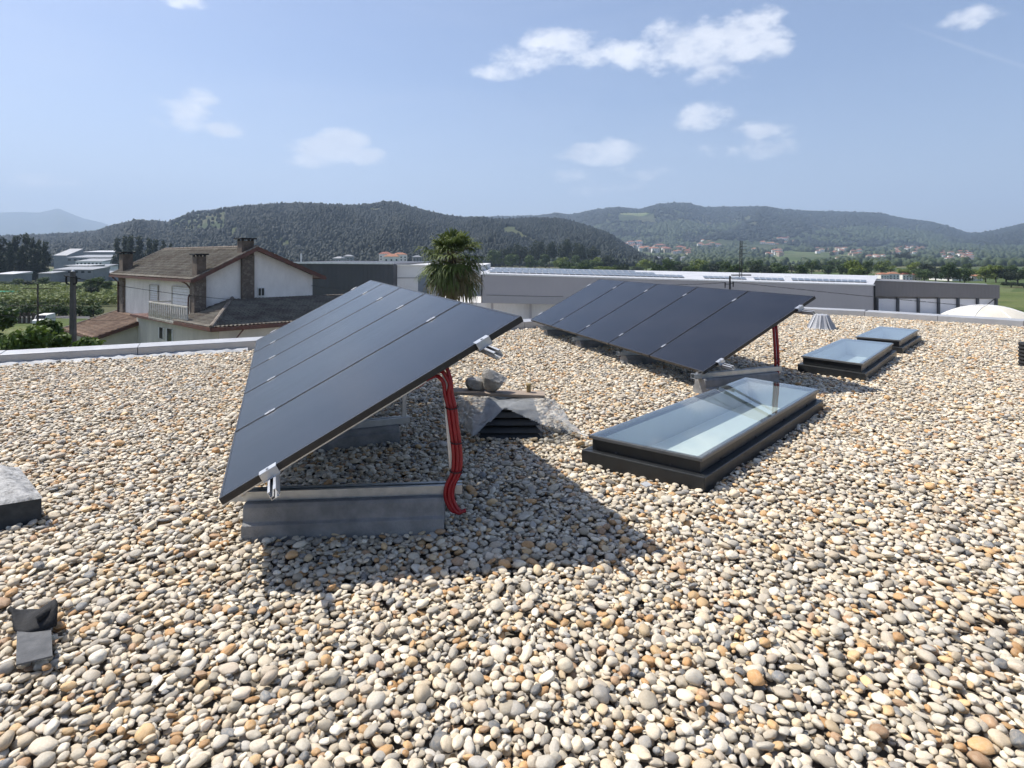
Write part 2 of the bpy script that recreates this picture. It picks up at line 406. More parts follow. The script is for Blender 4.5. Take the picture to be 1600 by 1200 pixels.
low = t.math('SUBTRACT', 1.0, t.math('DIVIDE', el, .34), clamp=True)
low = t.math('MULTIPLY', t.math('MULTIPLY', low, low), t.math('MULTIPLY_ADD', t.math('SUBTRACT', .7, az, clamp=True), .24, .17))
skc = t.mix(t.math('ADD', t.math('ADD', vl, tr_), low, clamp=True), air, (6.6,6.7,7.2))
shade = t.ramp(t.noise(11, 6, .6, mapped(t, D, (1,1,1.6), loc=(.03,0,.06))), [(.35, (6.4,6.6,7.2)), (.62, (8.3,8.35,8.6))])
skc = t.mix(alpha, skc, shade)
t.link(skc, bg.inputs[0]); bg.inputs[1].default_value = .102

# ------------------------------------------------------------------ roof outline
ROOF = [(-11,-1),(-12.5,5.8),(-9.6,7.25),(-7.2,8.4),(-4.2,9.84),(.27,12.7),(6.5,16.7),(7.8,16.2),(9.0,15.3),(11.1,13.0),(13.6,10.2),(13.5,-1)]
mb = MB(); mb.prism(ROOF, -7.4, -.07); tag(mb.build('roof_deck', M['bed']), kind='structure')

# gravel: stones dropped one by one into a tile that wraps round, the buried ones discarded
TILE, CELL = 2.6, .0052; NC = int(TILE/CELL); TILE = NC*CELL
def drop_tile():
    H = np.zeros((NC, NC)); ID = np.full((NC, NC), -1); out = []
    n = int(TILE*TILE*2500)
    for i in range(n):
        a = float(np.clip(rng.lognormal(math.log(.0153), .33), .0085, .037)); b = a*rng.uniform(.52, .92); c = b*rng.uniform(.40, .76)
        yaw = rng.uniform(0, 2*math.pi); k = int(a/CELL)+1
        dx, dy = np.meshgrid(np.arange(-k, k+1)*CELL, np.arange(-k, k+1)*CELL, indexing='ij')
        u = dx*math.cos(yaw)+dy*math.sin(yaw); v = -dx*math.sin(yaw)+dy*math.cos(yaw)
        r2 = (u/a)**2+(v/b)**2; ins = r2 < .97; low = c*np.sqrt(np.clip(1-r2, 0, 1))[ins]; pu = u[ins]; pv = v[ins]
        gx, gy = math.tan(rng.normal(0, .20)), math.tan(rng.normal(0, .27)); plane = gx*pu+gy*pv
        best = None
        for _ in range(4):
            ci, cj = rng.integers(0, NC, 2)
            ii = (ci+np.arange(-k, k+1)) % NC; jj = (cj+np.arange(-k, k+1)) % NC
            h = H[np.ix_(ii, jj)][ins]; need = h - plane + low
            z = np.partition(need, int(len(need)*.86))[int(len(need)*.86)]
            if best is None or z < best[0]: best = (z, ii, jj, ci, cj)
        z, ii, jj, ci, cj = best
        sub = H[np.ix_(ii, jj)]; top = z+plane+low; s = sub[ins]; idd = ID[np.ix_(ii, jj)]; q = idd[ins]
        q[top > s] = i; s = np.maximum(s, top); sub[ins] = s; idd[ins] = q
        H[np.ix_(ii, jj)] = sub; ID[np.ix_(ii, jj)] = idd
        out.append((ci*CELL, cj*CELL, z, a, b, c, yaw, math.atan(gx), math.atan(gy)))
    vis = np.bincount(ID[ID >= 0].ravel(), minlength=n) >= 5
    P = np.array(out)[vis]; P[:, 2] -= np.median(H)
    return P
PB = drop_tile()
def inpoly(x, y, poly):
    c = np.zeros(x.shape, bool); n = len(poly)
    for i in range(n):
        x0, y0 = poly[i][:2]; x1, y1 = poly[(i+1) % n][:2]
        m = ((y0 > y) != (y1 > y)) & (x < (x1-x0)*(y-y0)/(y1-y0+1e-12)+x0); c ^= m
    return c
def ground_bump(x, y):
    return .016*vnoise(x*.9, y*.9, 5, 3)+.010*vnoise(x*2.6, y*2.6, 9, 2)

GROUPS = []   # filled by objects that keep the gravel out of their footprint
# ------------------------------------------------------------------ helpers for the roof
KEEP = []     # footprints without gravel
def off_quad(q, d):
    """outset a counter-clockwise quad by d"""
    n = len(q); ls = []
    for i in range(n):
        a = Vector(q[i][:2]); b = Vector(q[(i+1) % n][:2]); e = (b-a).normalized(); nn = Vector((e.y, -e.x)); ls.append((a+nn*d, e))
    out = []
    for i in range(n):
        p, e = ls[i-1]; r, f = ls[i]; den = e.x*f.y-e.y*f.x
        k = ((r.x-p.x)*f.y-(r.y-p.y)*f.x)/den; out.append(p+e*k)
    return out
def ring(mb, outer, inner, z0, z1):
    for i in range(4):
        j = (i+1) % 4
        q = [outer[i], outer[j], inner[j], inner[i]]
        mb.hexa([(p[0], p[1], z0) for p in q], [(p[0], p[1], z1) for p in q])
def skylight(px, ztop, label, cat='skylight', group='flat roof skylights'):
    q = [gp(x, y, ztop).xy for x, y in px]     # near-left, near-right, far-right, far-left
    c = sum(q, Vector((0,0)))/4
    r = empty('skylight', (c.x, c.y, -.06), label, cat, group)
    zp = ztop*.44
    m = MB(); ring(m, off_quad(q, .055), off_quad(q, -.05), -.06, zp); m.build('plinth', M['anthracite'], r, .006)
    m = MB(); ring(m, off_quad(q, .0), off_quad(q, -.045), zp, ztop-.026)
    for i in range(4):
        a = Vector(off_quad(q, .003)[i]); b = Vector(off_quad(q, .003)[(i+1)%4]); n = max(2, int((b-a).length/.6))
        for k in range(n):
            p = a.lerp(b, (k+.5)/n); m.box((p.x, p.y, zp+.012), (.012, .012, .012))
    m.build('upstand', M['anthracite'], r, .003)
    m = MB(); ring(m, off_quad(q, .02), off_quad(q, -.022), ztop-.026, ztop-.004); m.build('frame', M['edge_metal'], r, .003)
    g = off_quad(q, .012); m = MB(); m.quad(*[(p.x, p.y, ztop) for p in g]); m.build('glass', M['glass'], r)
    i_ = off_quad(q, -.0505); m = MB()
    for k in range(4):
        a, b = i_[k], i_[(k+1)%4]; m.quad((a.x,a.y,-.055), (b.x,b.y,-.055), (b.x,b.y,ztop-.027), (a.x,a.y,ztop-.027))
    m.build('shaft', M['shaft'], r)
    m = MB(); m.quad(*[(p.x, p.y, -.054) for p in off_quad(q, -.049)]); m.build('diffuser', M['white_in'], r)
    KEEP.append((off_quad(q, .045), -1))
    return r
skylight([(925.5,679),(1093.8,713.7),(1275.3,607.7),(1166,590)], .194, 'longest glass skylight with dark grey base in the foreground')
skylight([(1254.5,555.5),(1345.7,567.5),(1393.7,536),(1317.5,529)], .20, 'middle-sized glass skylight between the long one and the farthest one')
skylight([(1338.7,525.5),(1405,531),(1433.7,515),(1375,510)], .20, 'smallest and farthest glass skylight, nearest the right parapet')

# ------------------------------------------------------------------ parapets with metal caps
def parapet(pts, label, w=.33, h=.135, seg=2.05, face='left'):
    r = empty('parapet', (pts[0][0], pts[0][1], -.07), label, 'parapet')
    P = [Vector(p) for p in pts]
    # resample into capped sections
    out = []
    for i in range(len(P)-1):
        a, b = P[i], P[i+1]; e = (b-a); n = max(1, round(e.length/seg)); out += [(a+e*k/n, a+e*(k+1)/n) for k in range(n)]
    core = MB()
    for a, b in out:
        e = (b-a).normalized(); nn = Vector((-e.y, e.x))
        q = [a+nn*.015, b+nn*.015, b+nn*(w-.015), a+nn*(w-.015)]
        core.hexa([(p.x,p.y,-.07) for p in q], [(p.x,p.y,h-.012) for p in q])
    core.build('wall_core', M['joint'], r)
    for a, b in out:
        e = (b-a).normalized(); nn = Vector((-e.y, e.x)); g = .004
        a2, b2 = a+e*g, b-e*g; m = MB(); dz = random.uniform(-.003,.003)
        q = [a2, b2, b2+nn*w, a2+nn*w]
        m.hexa([(p.x,p.y,h-.009+dz) for p in q], [(q[0].x,q[0].y,h+dz),(q[1].x,q[1].y,h+dz),(q[2].x,q[2].y,h+.02+dz),(q[3].x,q[3].y,h+.02+dz)])
        q = [a2, b2, b2+nn*.012, a2+nn*.012]; m.hexa([(p.x,p.y,-.06) for p in q], [(p.x,p.y,h-.0095+dz) for p in q])
        q = [a2+nn*(w-.012), b2+nn*(w-.012), b2+nn*w, a2+nn*w]; m.hexa([(p.x,p.y,-.25) for p in q], [(p.x,p.y,h-.0095+dz) for p in q])
        m.build('cap_section', M['cap_metal'], r, .004)
    return r
parapet([(-12.5,5.8),(-9.6,7.25),(-7.2,8.4),(-4.2,9.84),(.27,12.7),(6.5,16.7)], 'low wall with light grey metal cap along the left and back roof edge')
parapet([(6.5,16.7),(7.8,16.2),(9.0,15.3),(11.1,13.0),(13.6,10.2)], 'low wall with grey metal cap along the right roof edge before the white dome', h=.12)
# strip of pale roofing membrane showing where the gravel thins out
mem = MB(); A = Vector((-8.6, 7.62)); 
def memstrip(p0, p1, n, w):
    a, b = Vector(p0), Vector(p1); e = (b-a).normalized(); nn = Vector((e.y, -e.x)); rows = []
    for i in range(n+1):
        p = a.lerp(b, i/n); ww = w*(.6+.5*abs(math.sin(i*1.7)+.3*math.sin(i*.6)))
        rows.append([(p+nn*ww*k/3, .028-.05*(k/3)**1.5+random.uniform(-.012,.014)) for k in range(4)])
    vs = [(q.x, q.y, z) for r_ in rows for q, z in r_]; fs = [(i*4+k, i*4+k+1, (i+1)*4+k+1, (i+1)*4+k) for i in range(n) for k in range(3)]
    mem.add(vs, fs)
memstrip((-7.5,8.22), (-4.3,9.75), 46, .13)
tag(mem.build('roofing_membrane', M['membrane'], smooth=True), 'crumpled pale membrane edge between the gravel and the left parapet', 'membrane')

# ------------------------------------------------------------------ solar arrays
PWID, PLEN, PTH = 1.134, 1.722, .035
def rot_from(x, y, z):
    return Matrix((x, y, z)).transposed().to_4x4()
def solar_array(o, hd, tilt, label, frames, rails=(.24, 1.457)):
    o = Vector(o); e = Vector((math.sin(hd), math.cos(hd), 0)); c = Vector((math.cos(hd), -math.sin(hd), 0))
    u = c*math.cos(tilt)+Vector((0,0,math.sin(tilt))); n = u.cross(e)
    root = empty('solar_array', (o.x, o.y, 0), label, 'solar array', 'tilted solar panel arrays on the gravel roof')
    base = Vector(root.location)
    Rm = rot_from(u, e, n); T = lambda p: Matrix.Translation(Vector(p)-base) @ Rm
    proto = None
    for k in range(5):
        p = o+e*(k*(PWID+.02))
        if proto is None:
            m = MB(); q = [(0,0),(PLEN,0),(PLEN,PWID),(0,PWID)]; i_ = [(.012,.012),(PLEN-.012,.012),(PLEN-.012,PWID-.012),(.012,PWID-.012)]
            ring(m, q, i_, -PTH, 0)
            q2 = [(.03,.03),(PLEN-.03,.03),(PLEN-.03,PWID-.03),(.03,PWID-.03)]; ring(m, i_, q2, -PTH, -PTH+.002)
            fr = local_build(m, 'solar_panel', M['frame_black'], root, .0012)
            m = MB(); m.hexa([(.0125,.0125,-.006),(PLEN-.0125,.0125,-.006),(PLEN-.0125,PWID-.0125,-.006),(.0125,PWID-.0125,-.006)],
                             [(.0125,.0125,-.0015),(PLEN-.0125,.0125,-.0015),(PLEN-.0125,PWID-.0125,-.0015),(.0125,PWID-.0125,-.0015)])
            local_build(m, 'glass', M['solar'], fr)
            m = MB(); m.box((PLEN/2, PWID/2, -.016), (.1,.06,.018)); local_build(m, 'junction_box', M['frame_black'], fr)
            proto = fr
        else: fr = copy_tree(proto, root)
        fr.matrix_local = T(p)
    LEN = 5*PWID+4*.02
    for s in rails:      # open C profile rails, sticking out at the near end
        m = MB(); y0, y1 = -.20, LEN+.16; z = -PTH-.001
        for xx, zz, w, h in ((s, z-.040, .040, .003), (s-.0185, z-.020, .003, .0365), (s+.0185, z-.020, .003, .0365), (s-.0125, z-.0015, .009, .003), (s+.0125, z-.0015, .009, .003), (s-.012,z-.028,.018,.003)):
            m.box((xx, (y0+y1)/2, zz), (w, y1-y0, h))
        ob = local_build(m, 'mounting_rail', M['alu'], root); ob.matrix_local = T(o)
        for k in range(0, 6):
            m = MB()
            if k in (0, 5):
                yy = -.016 if k == 0 else LEN+.016; sg = 1 if k == 0 else -1
                m.box((s, yy+sg*.013, .0035), (.085, .050, .004)); m.box((s, yy-sg*.010, -.018), (.085, .004, .040)); m.box((s, yy-sg*.002, -.038), (.085, .030, .004))
                m.tube([(s, yy+sg*.002, .004), (s, yy+sg*.002, .012)], .007, 6)
                ob = local_build(m, 'end_clamp', M['alu'], root, .001)
            else:
                yy = k*(PWID+.02)-.01; m.box((s, yy, .0035), (.070, .034, .004)); m.box((s, yy, -.014), (.05, .016, .03))
                m.tube([(s, yy, .004), (s, yy, .011)], .006, 6)
                ob = local_build(m, 'mid_clamp', M['alu'], root, .001)
            ob.matrix_local = T(o)
    for fspec in frames:
        if isinstance(fspec, (int, float)):
            b0 = o+e*fspec+c*.02; b1 = o+e*fspec+c*1.30; b0.z = b1.z = 0; et = fspec
            top = o+e*fspec+u*1.36
        else:
            b0, b1, top = [Vector(p) for p in fspec]
        d = (b1-b0).normalized(); nn = Vector((-d.y, d.x, 0)); gz = float(ground_bump(b0.x, b0.y))
        bz = .165 if not isinstance(fspec, (int, float)) else .105; L0 = b0+d*.10; L1 = b1-d*.10
        m = MB()
        # ballast kerb: profile with a chamfered shoulder, extruded along d
        prof = [(-.115,-.06),(-.115,.062),(-.092,.072),(-.086,bz-.018),(-.074,bz),(.074,bz),(.086,bz-.018),(.092,.072),(.115,.062),(.115,-.06)]
        vs = [L0+nn*a+Vector((0,0,z)) for a, z in prof]+[L1+nn*a+Vector((0,0,z)) for a, z in prof]; k = len(prof)
        m.add(vs, [tuple(range(k)), tuple(range(2*k-1, k-1, -1))]+[(i, (i+1)%k+0, k+(i+1)%k, k+i)[::-1] for i in range(k)])
        m.build('ballast_block', M['concrete'], root, .004)
        KEEP.append(([ (L0-nn*.085).xy, (L1-nn*.085).xy, (L1+nn*.085).xy, (L0+nn*.085).xy ], -1))
        m = MB(); z1 = bz+.001
        for zz, w, h, sh in ((z1+.002, .07, .004, 0), (z1+.025, .004, .042, -.033), (z1+.025, .004, .042, .033), (z1+.048, .022, .004, -.024), (z1+.048, .022, .004, .024)):
            m.beam(b0+nn*sh+Vector((0,0,zz)), b1+nn*sh+Vector((0,0,zz)), w, h)
        m.build('base_channel', M['galv'], root)
        zt = z1+.03
        foot = b1-d*.048+Vector((0,0,zt))
        under = top-n*(PTH+.10)
        m = MB(); m.beam(foot, under, .030, .036, nn); m.beam(foot+d*.017, under+d*.017, .003, .042, nn); m.build('rear_post', M['alu'], root)
        lo_ = b0+d*.06+Vector((0,0,zt))
        lo_top = o+(top-o) - u*1.28 - n*(PTH+.062); hi_top = top+u*.10-n*(PTH+.062)
        m = MB(); m.beam(lo_top, hi_top, .045, .024, n); m.build('sloped_beam', M['alu'], root)
        m = MB(); m.beam(lo_, lo_top+u*.10, .04, .025, nn); m.build('front_bracket', M['alu'], root)
    return root
def local_build(m, name, mat, parent, bevel=0):
    """mesh stays in its own coordinates, child of parent"""
    me = bpy.data.meshes.new(name); me.from_pydata([tuple(p) for p in m.v], [], m.f); me.materials.append(mat); me.update()
    o = bpy.data.objects.new(name, me); COL.objects.link(o); o.parent = parent
    if bevel:
        b = o.modifiers.new('bevel', 'BEVEL'); b.width = bevel; b.segments = 1; b.limit_method = 'ANGLE'
    return o
def cable_bundle(paths, r, ties, label, tie_r=None):
    m = MB()
    for p in paths: m.tube(smooth_path(p, 5), r, 8)
    o = tag(m.build('red_conduit', M['red'], None, smooth=True), label, 'conduit', 'red cable conduits strapped to the array posts')
    for c_, d_ in ties:
        m = MB(); c_ = Vector(c_); ring_pts = []
        for k in range(13):
            a = 2*math.pi*k/12; ring_pts.append(c_+Vector((math.cos(a)*(tie_r or .038), math.sin(a)*(tie_r or .038)*.75, .006*math.sin(a))))
        m.tube(ring_pts, .0035, 6, False); m.build('cable_tie', M['tie'], o)
    return o
def smooth_path(P, n=4):
    P = [Vector(p) for p in P]; out = []
    for i in range(len(P)-1):
        p0 = P[max(i-1,0)]; p1 = P[i]; p2 = P[i+1]; p3 = P[min(i+2, len(P)-1)]
        for k in range(n):
            s = k/n; out.append(.5*((2*p1)+(p2-p0)*s+(2*p0-5*p1+4*p2-p3)*s*s+(3*p1-p0-3*p2+p3)*s**3))
    return out+[P[-1]]

solar_array((-1.368,2.794,.375), -.375, .483, 'nearest tilted solar array, its five dark panels reaching to the centre foreground',
            [((-1.56,3.31,0), (-.285,3.42,0), (-1.368-.0916+.824*1.23, 2.794+.2326+.3244*1.23, .375+.4645*1.23)), 1.95, 3.6, 5.25])
solar_array((2.092,6.558,.25), -.304, .483, 'farther tilted solar array behind the long skylight, five nearly black panels',
            [((1.99,6.60,0), (3.17,7.10,0), (2.092+1.24-.075, 6.558+.62+.40, .25+.66)), 2.05, 3.65, 5.2])
Yc = 3.36
def cp(px, py, dy=0, dx=0): return at(px+dx, py, Yc-.02+dy*.12)
A_, B_, C_ = [], [], []
base = [(722,797,.03),(714,799,.0),(706,790,0),(701,775,0),(703,758,0),(712,738,.01),(714,715,.02),(712,690,.03),(708,660,.04),(705,636,.05),(700,614,.07)]
pa = [cp(x-5, y, d) for x, y, d in base]+[cp(693,598,.09),cp(684,588,.12),cp(672,590,.3),cp(655,602,.9),cp(638,611,1.6)]
pb = [cp(x+1, y+2, d-.025) for x, y, d in base]+[cp(703,602,.05),cp(698,590,.10),cp(690,580,.14),cp(676,581,.4),cp(655,595,1.0)]
pc = [cp(x+6, y, d+.01) for x, y, d in base]+[cp(705,600,.09),cp(702,586,.13),cp(698,574,.17)]
def lift(p): return [Vector((q.x, q.y, max(q.z, .018))) for q in p]
cable_bundle([lift(pa), lift(pb), lift(pc)], .0115, [(cp(713,735,.01),0),(cp(714,690,.03),0),(cp(706,636,.05),0)], 'thick bright red conduits strapped to the post of the nearest solar array', .036)
Y2 = 7.10
q = [(1212,590,0),(1213,585,0),(1214,565,0),(1213,540,0),(1211,515,0),(1210,502,.05)]
cable_bundle([[at(x+dx, y, Y2+d) for x, y, d in q] for dx in (-2.4, 2.2)], .016, [(at(1213,560,Y2),0)], 'dark red conduits running up the near post of the farther solar array', .042)
q = [(968,557),(972,550),(976,541)]
cable_bundle([[at(x+dx, y, 936*(EYE-.03)/155) for x, y in q] for dx in (0, 3)], .016, [], 'short red conduit coming out under the low edge of the farther array')

# ------------------------------------------------------------------ covered roof vent with board, rubble and film
r = empty('roof_vent', (.0, 5.25, -.05), 'black louvred roof vent hidden under the plastic sheet and board', 'vent')
for k, (w, z0) in enumerate(((.60,-.05),(.56,.035),(.52,.095),(.48,.155),(.44,.215))):
    m = MB(); h = w/2; cx, cy = -.02, 5.22; t_ = .05 if k else .08
    b = [(cx-h,cy-h*.8),(cx+h,cy-h*.8),(cx+h,cy+h*.8),(cx-h,cy+h*.8)]; s_ = .80
    m.hexa([(x,y,z0) for x,y in b], [(cx+(x-cx)*s_,cy+(y-cy)*s_,z0+t_-.004) for x,y in b])
    m.build('louvre' if k else 'base', M['anthracite'], r, .004)
KEEP.append(([(-.3,5.0),(.26,5.0),(.26,5.45),(-.3,5.45)], -1))
m = MB(); Mr = Matrix.Rotation(R(-3), 3, 'Z') @ Matrix.Rotation(R(1.5), 3, 'Y')
m.box((-.14, 5.30, .303), (.86,.17,.026), Mr)
tag(m.build('wooden_board', M['wood'], None, .003), 'weathered wooden board lying across the covered roof vent', 'board')
def chunk(name, px, py, Y, size, mat, label, seed, zb):
    import bmesh
    bm = bmesh.new(); bmesh.ops.create_icosphere(bm, subdivisions=3, radius=1.0); rr = random.Random(seed)
    planes = [(Vector((rr.gauss(0,1), rr.gauss(0,1), rr.gauss(0,1))).normalized(), rr.uniform(.55,.82)) for _ in range(18)]
    for v in bm.verts:
        for nn, d_ in planes:
            k = v.co.dot(nn)
            if k > d_: v.co -= nn*(k-d_)
        v.co.z = max(v.co.z, -.72)
        v.co += v.co.normalized()*.03*rr.uniform(-1,1)
        v.co = Vector((v.co.x*size[0], v.co.y*size[1], (v.co.z+.72)*size[2]))
    me = bpy.data.meshes.new(name); bm.to_mesh(me); bm.free(); me.materials.append(mat)
    o = bpy.data.objects.new(name, me); COL.objects.link(o); p = at(px, py, Y); o.location = (p.x, p.y, zb); o.rotation_euler = (0,0,rr.uniform(0,6))
    return tag(o, label, 'rubble', 'broken concrete lumps on the board')
chunk('concrete_lump', 771, 600, 5.29, (.135,.09,.135), M['concrete_light'], 'jagged grey concrete lump, the larger on the wooden board', 4, .316)
chunk('concrete_lump', 742, 603, 5.34, (.12,.08,.085), M['concrete_light'], 'paler, flatter concrete lump left on the wooden board', 9, .317)
m = MB(); p = at(826, 606, 5.31); m.tube([(p.x,p.y,.313),(p.x,p.y,.372)], .020, 10); m.tube([(p.x,p.y,.372),(p.x,p.y,.384)], [.030,.024], 10)
tag(m.build('pipe_stub', M['ochre'], None), 'small ochre stub standing on the right end of the wooden board', 'stub')
# plastic film draped over the vent: one grid, folded into a ridge, with a tail to the right
def film():
    keys = [  # rows: back top, front top edge, mid, hem  (x, y, z) from left to right
      [at(716,621,5.35), at(742,617,5.40), at(790,617,5.42), at(842,619,5.40), at(866,624,5.40), at(880,640,5.30)],
      [at(712,628,5.15), at(738,622,5.02), at(788,628,5.06), at(846,623,5.06), at(862,636,5.10), at(892,660,4.95)],
      [at(716,648,5.05), at(738,650,4.93), at(786,637,4.95), at(850,642,4.98), at(866,652,4.95), at(903,671,4.90)],
      [at(724,668,4.98), at(739,681,4.74), at(745,678,4.76), at(848,663,4.90), at(880,671,4.92), at(921,682,4.76)],
    ]
    # the hem opens in an upside-down V under the ridge
    NU, NV = 110, 66
    G = []
    for i in range(NV+1):
        v = i/NV*3; i0 = min(int(v), 2); fv = v-i0; row = []
        for j in range(NU+1):
            u_ = j/NU*5; j0 = min(int(u_), 4); fu = u_-j0
            a = keys[i0][j0].lerp(keys[i0][j0+1], fu); b = keys[i0+1][j0].lerp(keys[i0+1][j0+1], fu); p = a.lerp(b, fv)
            jj, ii = j*30/NU, i*18/NV; w = .007*math.sin(jj*1.9+ii*.7)+.012*float(vnoise(jj*.5, ii*.6, 3, 3))
            row.append((p.x+w*.3, p.y+w, max(p.z+w*.5, .012)))
        G.append(row)
    vs = [p for r_ in G for p in r_]; fs = []
    for i in range(NV):
        for j in range(NU):
            fs.append((i*(NU+1)+j, i*(NU+1)+j+1, (i+1)*(NU+1)+j+1, (i+1)*(NU+1)+j))
    # cut the opening: triangle apex (788,637), feet (745,680) and (850,665)
    m = MB(); keep = []
    for f in fs:
        cpt = sum((Vector(vs[k]) for k in f), Vector())/4; sx = HX+F*cpt.x/cpt.y; sy = HY+F*(EYE-cpt.z)/cpt.y
        if sy > 637 and sx > 788-(sy-637)*1.05 and sx < 788+(sy-637)*2.25 and cpt.y < 5.05: continue
        keep.append(f)
    m.add(vs, keep); return m
tag(film().build('plastic_sheet', M['film'], None, smooth=True), 'clear crumpled plastic sheet draped over the roof vent, its tail on the gravel', 'sheet')

# ------------------------------------------------------------------ small things on the gravel
# ribbed plastic drain guard
p = gp(1291, 514); Yb = p.y; r = empty('drain_guard', (p.x, p.y+.2, 0), 'grey ribbed cone standing on the gravel behind the small skylights', 'drain guard')
m = MB(); N = 28; prof = [(.27,-.02),(.235,.04),(.18,.16),(.13,.275),(.115,.285),(0,.285)]
vs = []; fs = []
for rr_, z in prof:
    for k in range(N):
        a = 2*math.pi*k/N; q_ = rr_*(1+(.06 if k%2 else -.04)*(1 if rr_>.12 else 0)); vs.append((p.x+q_*math.cos(a), p.y+.2+q_*math.sin(a), z))
for i in range(len(prof)-1):
    for k in range(N): fs.append((i*N+k, i*N+(k+1)%N, (i+1)*N+(k+1)%N, (i+1)*N+k))
m.add(vs, fs); m.build('cone', simple('guard_plastic', (.36,.37,.39), (.27,.28,.30), 5, .5), r)
m = MB()
for k in range(8):
    a = 2*math.pi*k/8+.2; c_, s_ = math.cos(a), math.sin(a)
    m.beam((p.x+.285*c_, p.y+.2+.285*s_, -.01), (p.x+.125*c_, p.y+.2+.125*s_, .288), .016, .02)
m.build('rib', simple('guard_rib', (.55,.56,.58), (.45,.46,.48), 5, .5), r)
# worn insulated cover at the left edge
r = empty('vent_block', (-2.95,3.6,-.05), 'low square block with worn silvery top and dark sides at the left edge', 'roof block')
fr_, br_ = Vector((-2.70,3.44)), Vector((-3.26,3.95)); d_ = Vector((-.84,-.50))
q = [fr_+d_, fr_, br_, br_+d_]
m = MB(); m.hexa([(p.x,p.y,-.05) for p in q], [(p.x,p.y,.118) for p in q]); m.build('dark_side', M['slate'], r, .006)
NN = 40; vs = []; fs = []
for i in range(NN+1):
    for j in range(NN+1):
        s_, t2 = i/NN, j/NN; ed = min(s_, 1-s_, t2, 1-t2); p = q[0].lerp(q[1], s_).lerp(q[3].lerp(q[2], s_), t2)
        z = .1195+min(ed*.45, .045)+(.022*float(vnoise(s_*9, t2*9, 21, 4)) if ed > 0 else 0); o_ = (p-(fr_+br_)/2-d_/2)
        vs.append((p.x+o_.x*.012, p.y+o_.y*.012, max(z, .119)))
for i in range(NN):
    for j in range(NN): fs.append((i*(NN+1)+j, (i+1)*(NN+1)+j, (i+1)*(NN+1)+j+1, i*(NN+1)+j+1))
m = MB(); m.add(vs, fs); m.build('worn_cover', M['worn_top'], r, smooth=True)
KEEP.append((off_quad(q, -.01), -1))
# rubber strip with folded end
r = empty('rubber_strip', (-2.0,2.3,0), 'grey rubber strip with a black folded end lying on the gravel, lower left', 'rubber strip')
a0, b0, c0, d0 = gp(25,1040,.035), gp(82,1026,.035), gp(79,968,.045), gp(27,972,.045); n = 14
m = MB()
for i in range(n):
    f0, f1 = i/n, (i+1)/n
    def row(f): 
        z = .012*math.sin(f*5)+.004; return a0.lerp(d0, f)+Vector((0,0,z)), b0.lerp(c0, f)+Vector((0,0,z))
    p, q_ = row(f0); s_, t2 = row(f1); th = Vector((0,0,.006))
    m.hexa([p-th, q_-th, t2-th, s_-th], [p, q_, t2, s_])
m.build('flat_strip', M['rubber'], r)
m = MB(); fl, fr2, bl_, br2 = gp(20,978,.04), gp(84,974,.06), gp(14,950,.04), gp(88,944,.06); vs = []; fs = []; NU_, NV_ = 16, 14
for j in range(NV_+1):
    for i in range(NU_+1):
        u_, v_ = i/NU_, j/NV_; p = fl.lerp(fr2, u_).lerp(bl_.lerp(br2, u_), v_)
        arch = math.sin(math.pi*min(1, v_*1.08))**.7; sad = .018+.045*abs(2*u_-.85)**1.4
        vs.append((p.x+.02*(v_-.5)*math.sin(u_*5), p.y-.035*(1-v_)*math.sin(u_*math.pi), p.z+arch*sad+.006*float(vnoise(u_*4, v_*4, 12, 2))-.012))
for j in range(NV_):
    for i in range(NU_): fs.append((j*(NU_+1)+i, j*(NU_+1)+i+1, (j+1)*(NU_+1)+i+1, (j+1)*(NU_+1)+i))
m.add(vs, fs); fo = m.build('folded_end', M['rubber_dark'], r, smooth=True); so_ = fo.modifiers.new('thick', 'SOLIDIFY'); so_.thickness = .012
m = MB(); e0, e1 = gp(58,968,.075), gp(87,950,.09); m.tube([e0, e0.lerp(e1,.5)+Vector((0,0,.004)), e1], [.014,.018,.016], 12); m.build('rolled_edge', M['rubber_dark'], r, smooth=True)
# dark ribbed vent cut by the right edge of the view
m = MB(); c_ = gp(1612, 572); 
for k in range(7):
    z = -.03+k*.05; m.tube([(c_.x,c_.y,z),(c_.x,c_.y,z+.025),(c_.x,c_.y,z+.05)], [.135,.15,.135], 20)
tag(m.build('black_pipe_vent', M['rubber_dark'], None, smooth=False), 'black ribbed vent pipe on the gravel, cut by the right picture edge', 'vent')
# small offcuts lying about
for px, py, w, h, mt, lab in ((1010,757,.06,.05,'membrane','pale scrap lying on the gravel before the long skylight'), (655,862,.012,.12,'wood','thin brown twig lying in front of the nearest array')):
    p = gp(px, py, .03); m = MB(); m.box(p, (w, h, .006), Matrix.Rotation(R(35), 3, 'Z') @ Matrix.Rotation(R(8), 3, 'X'))
    if mt == 'membrane': tag(m.build('scrap', M[mt], None), lab, 'scrap')

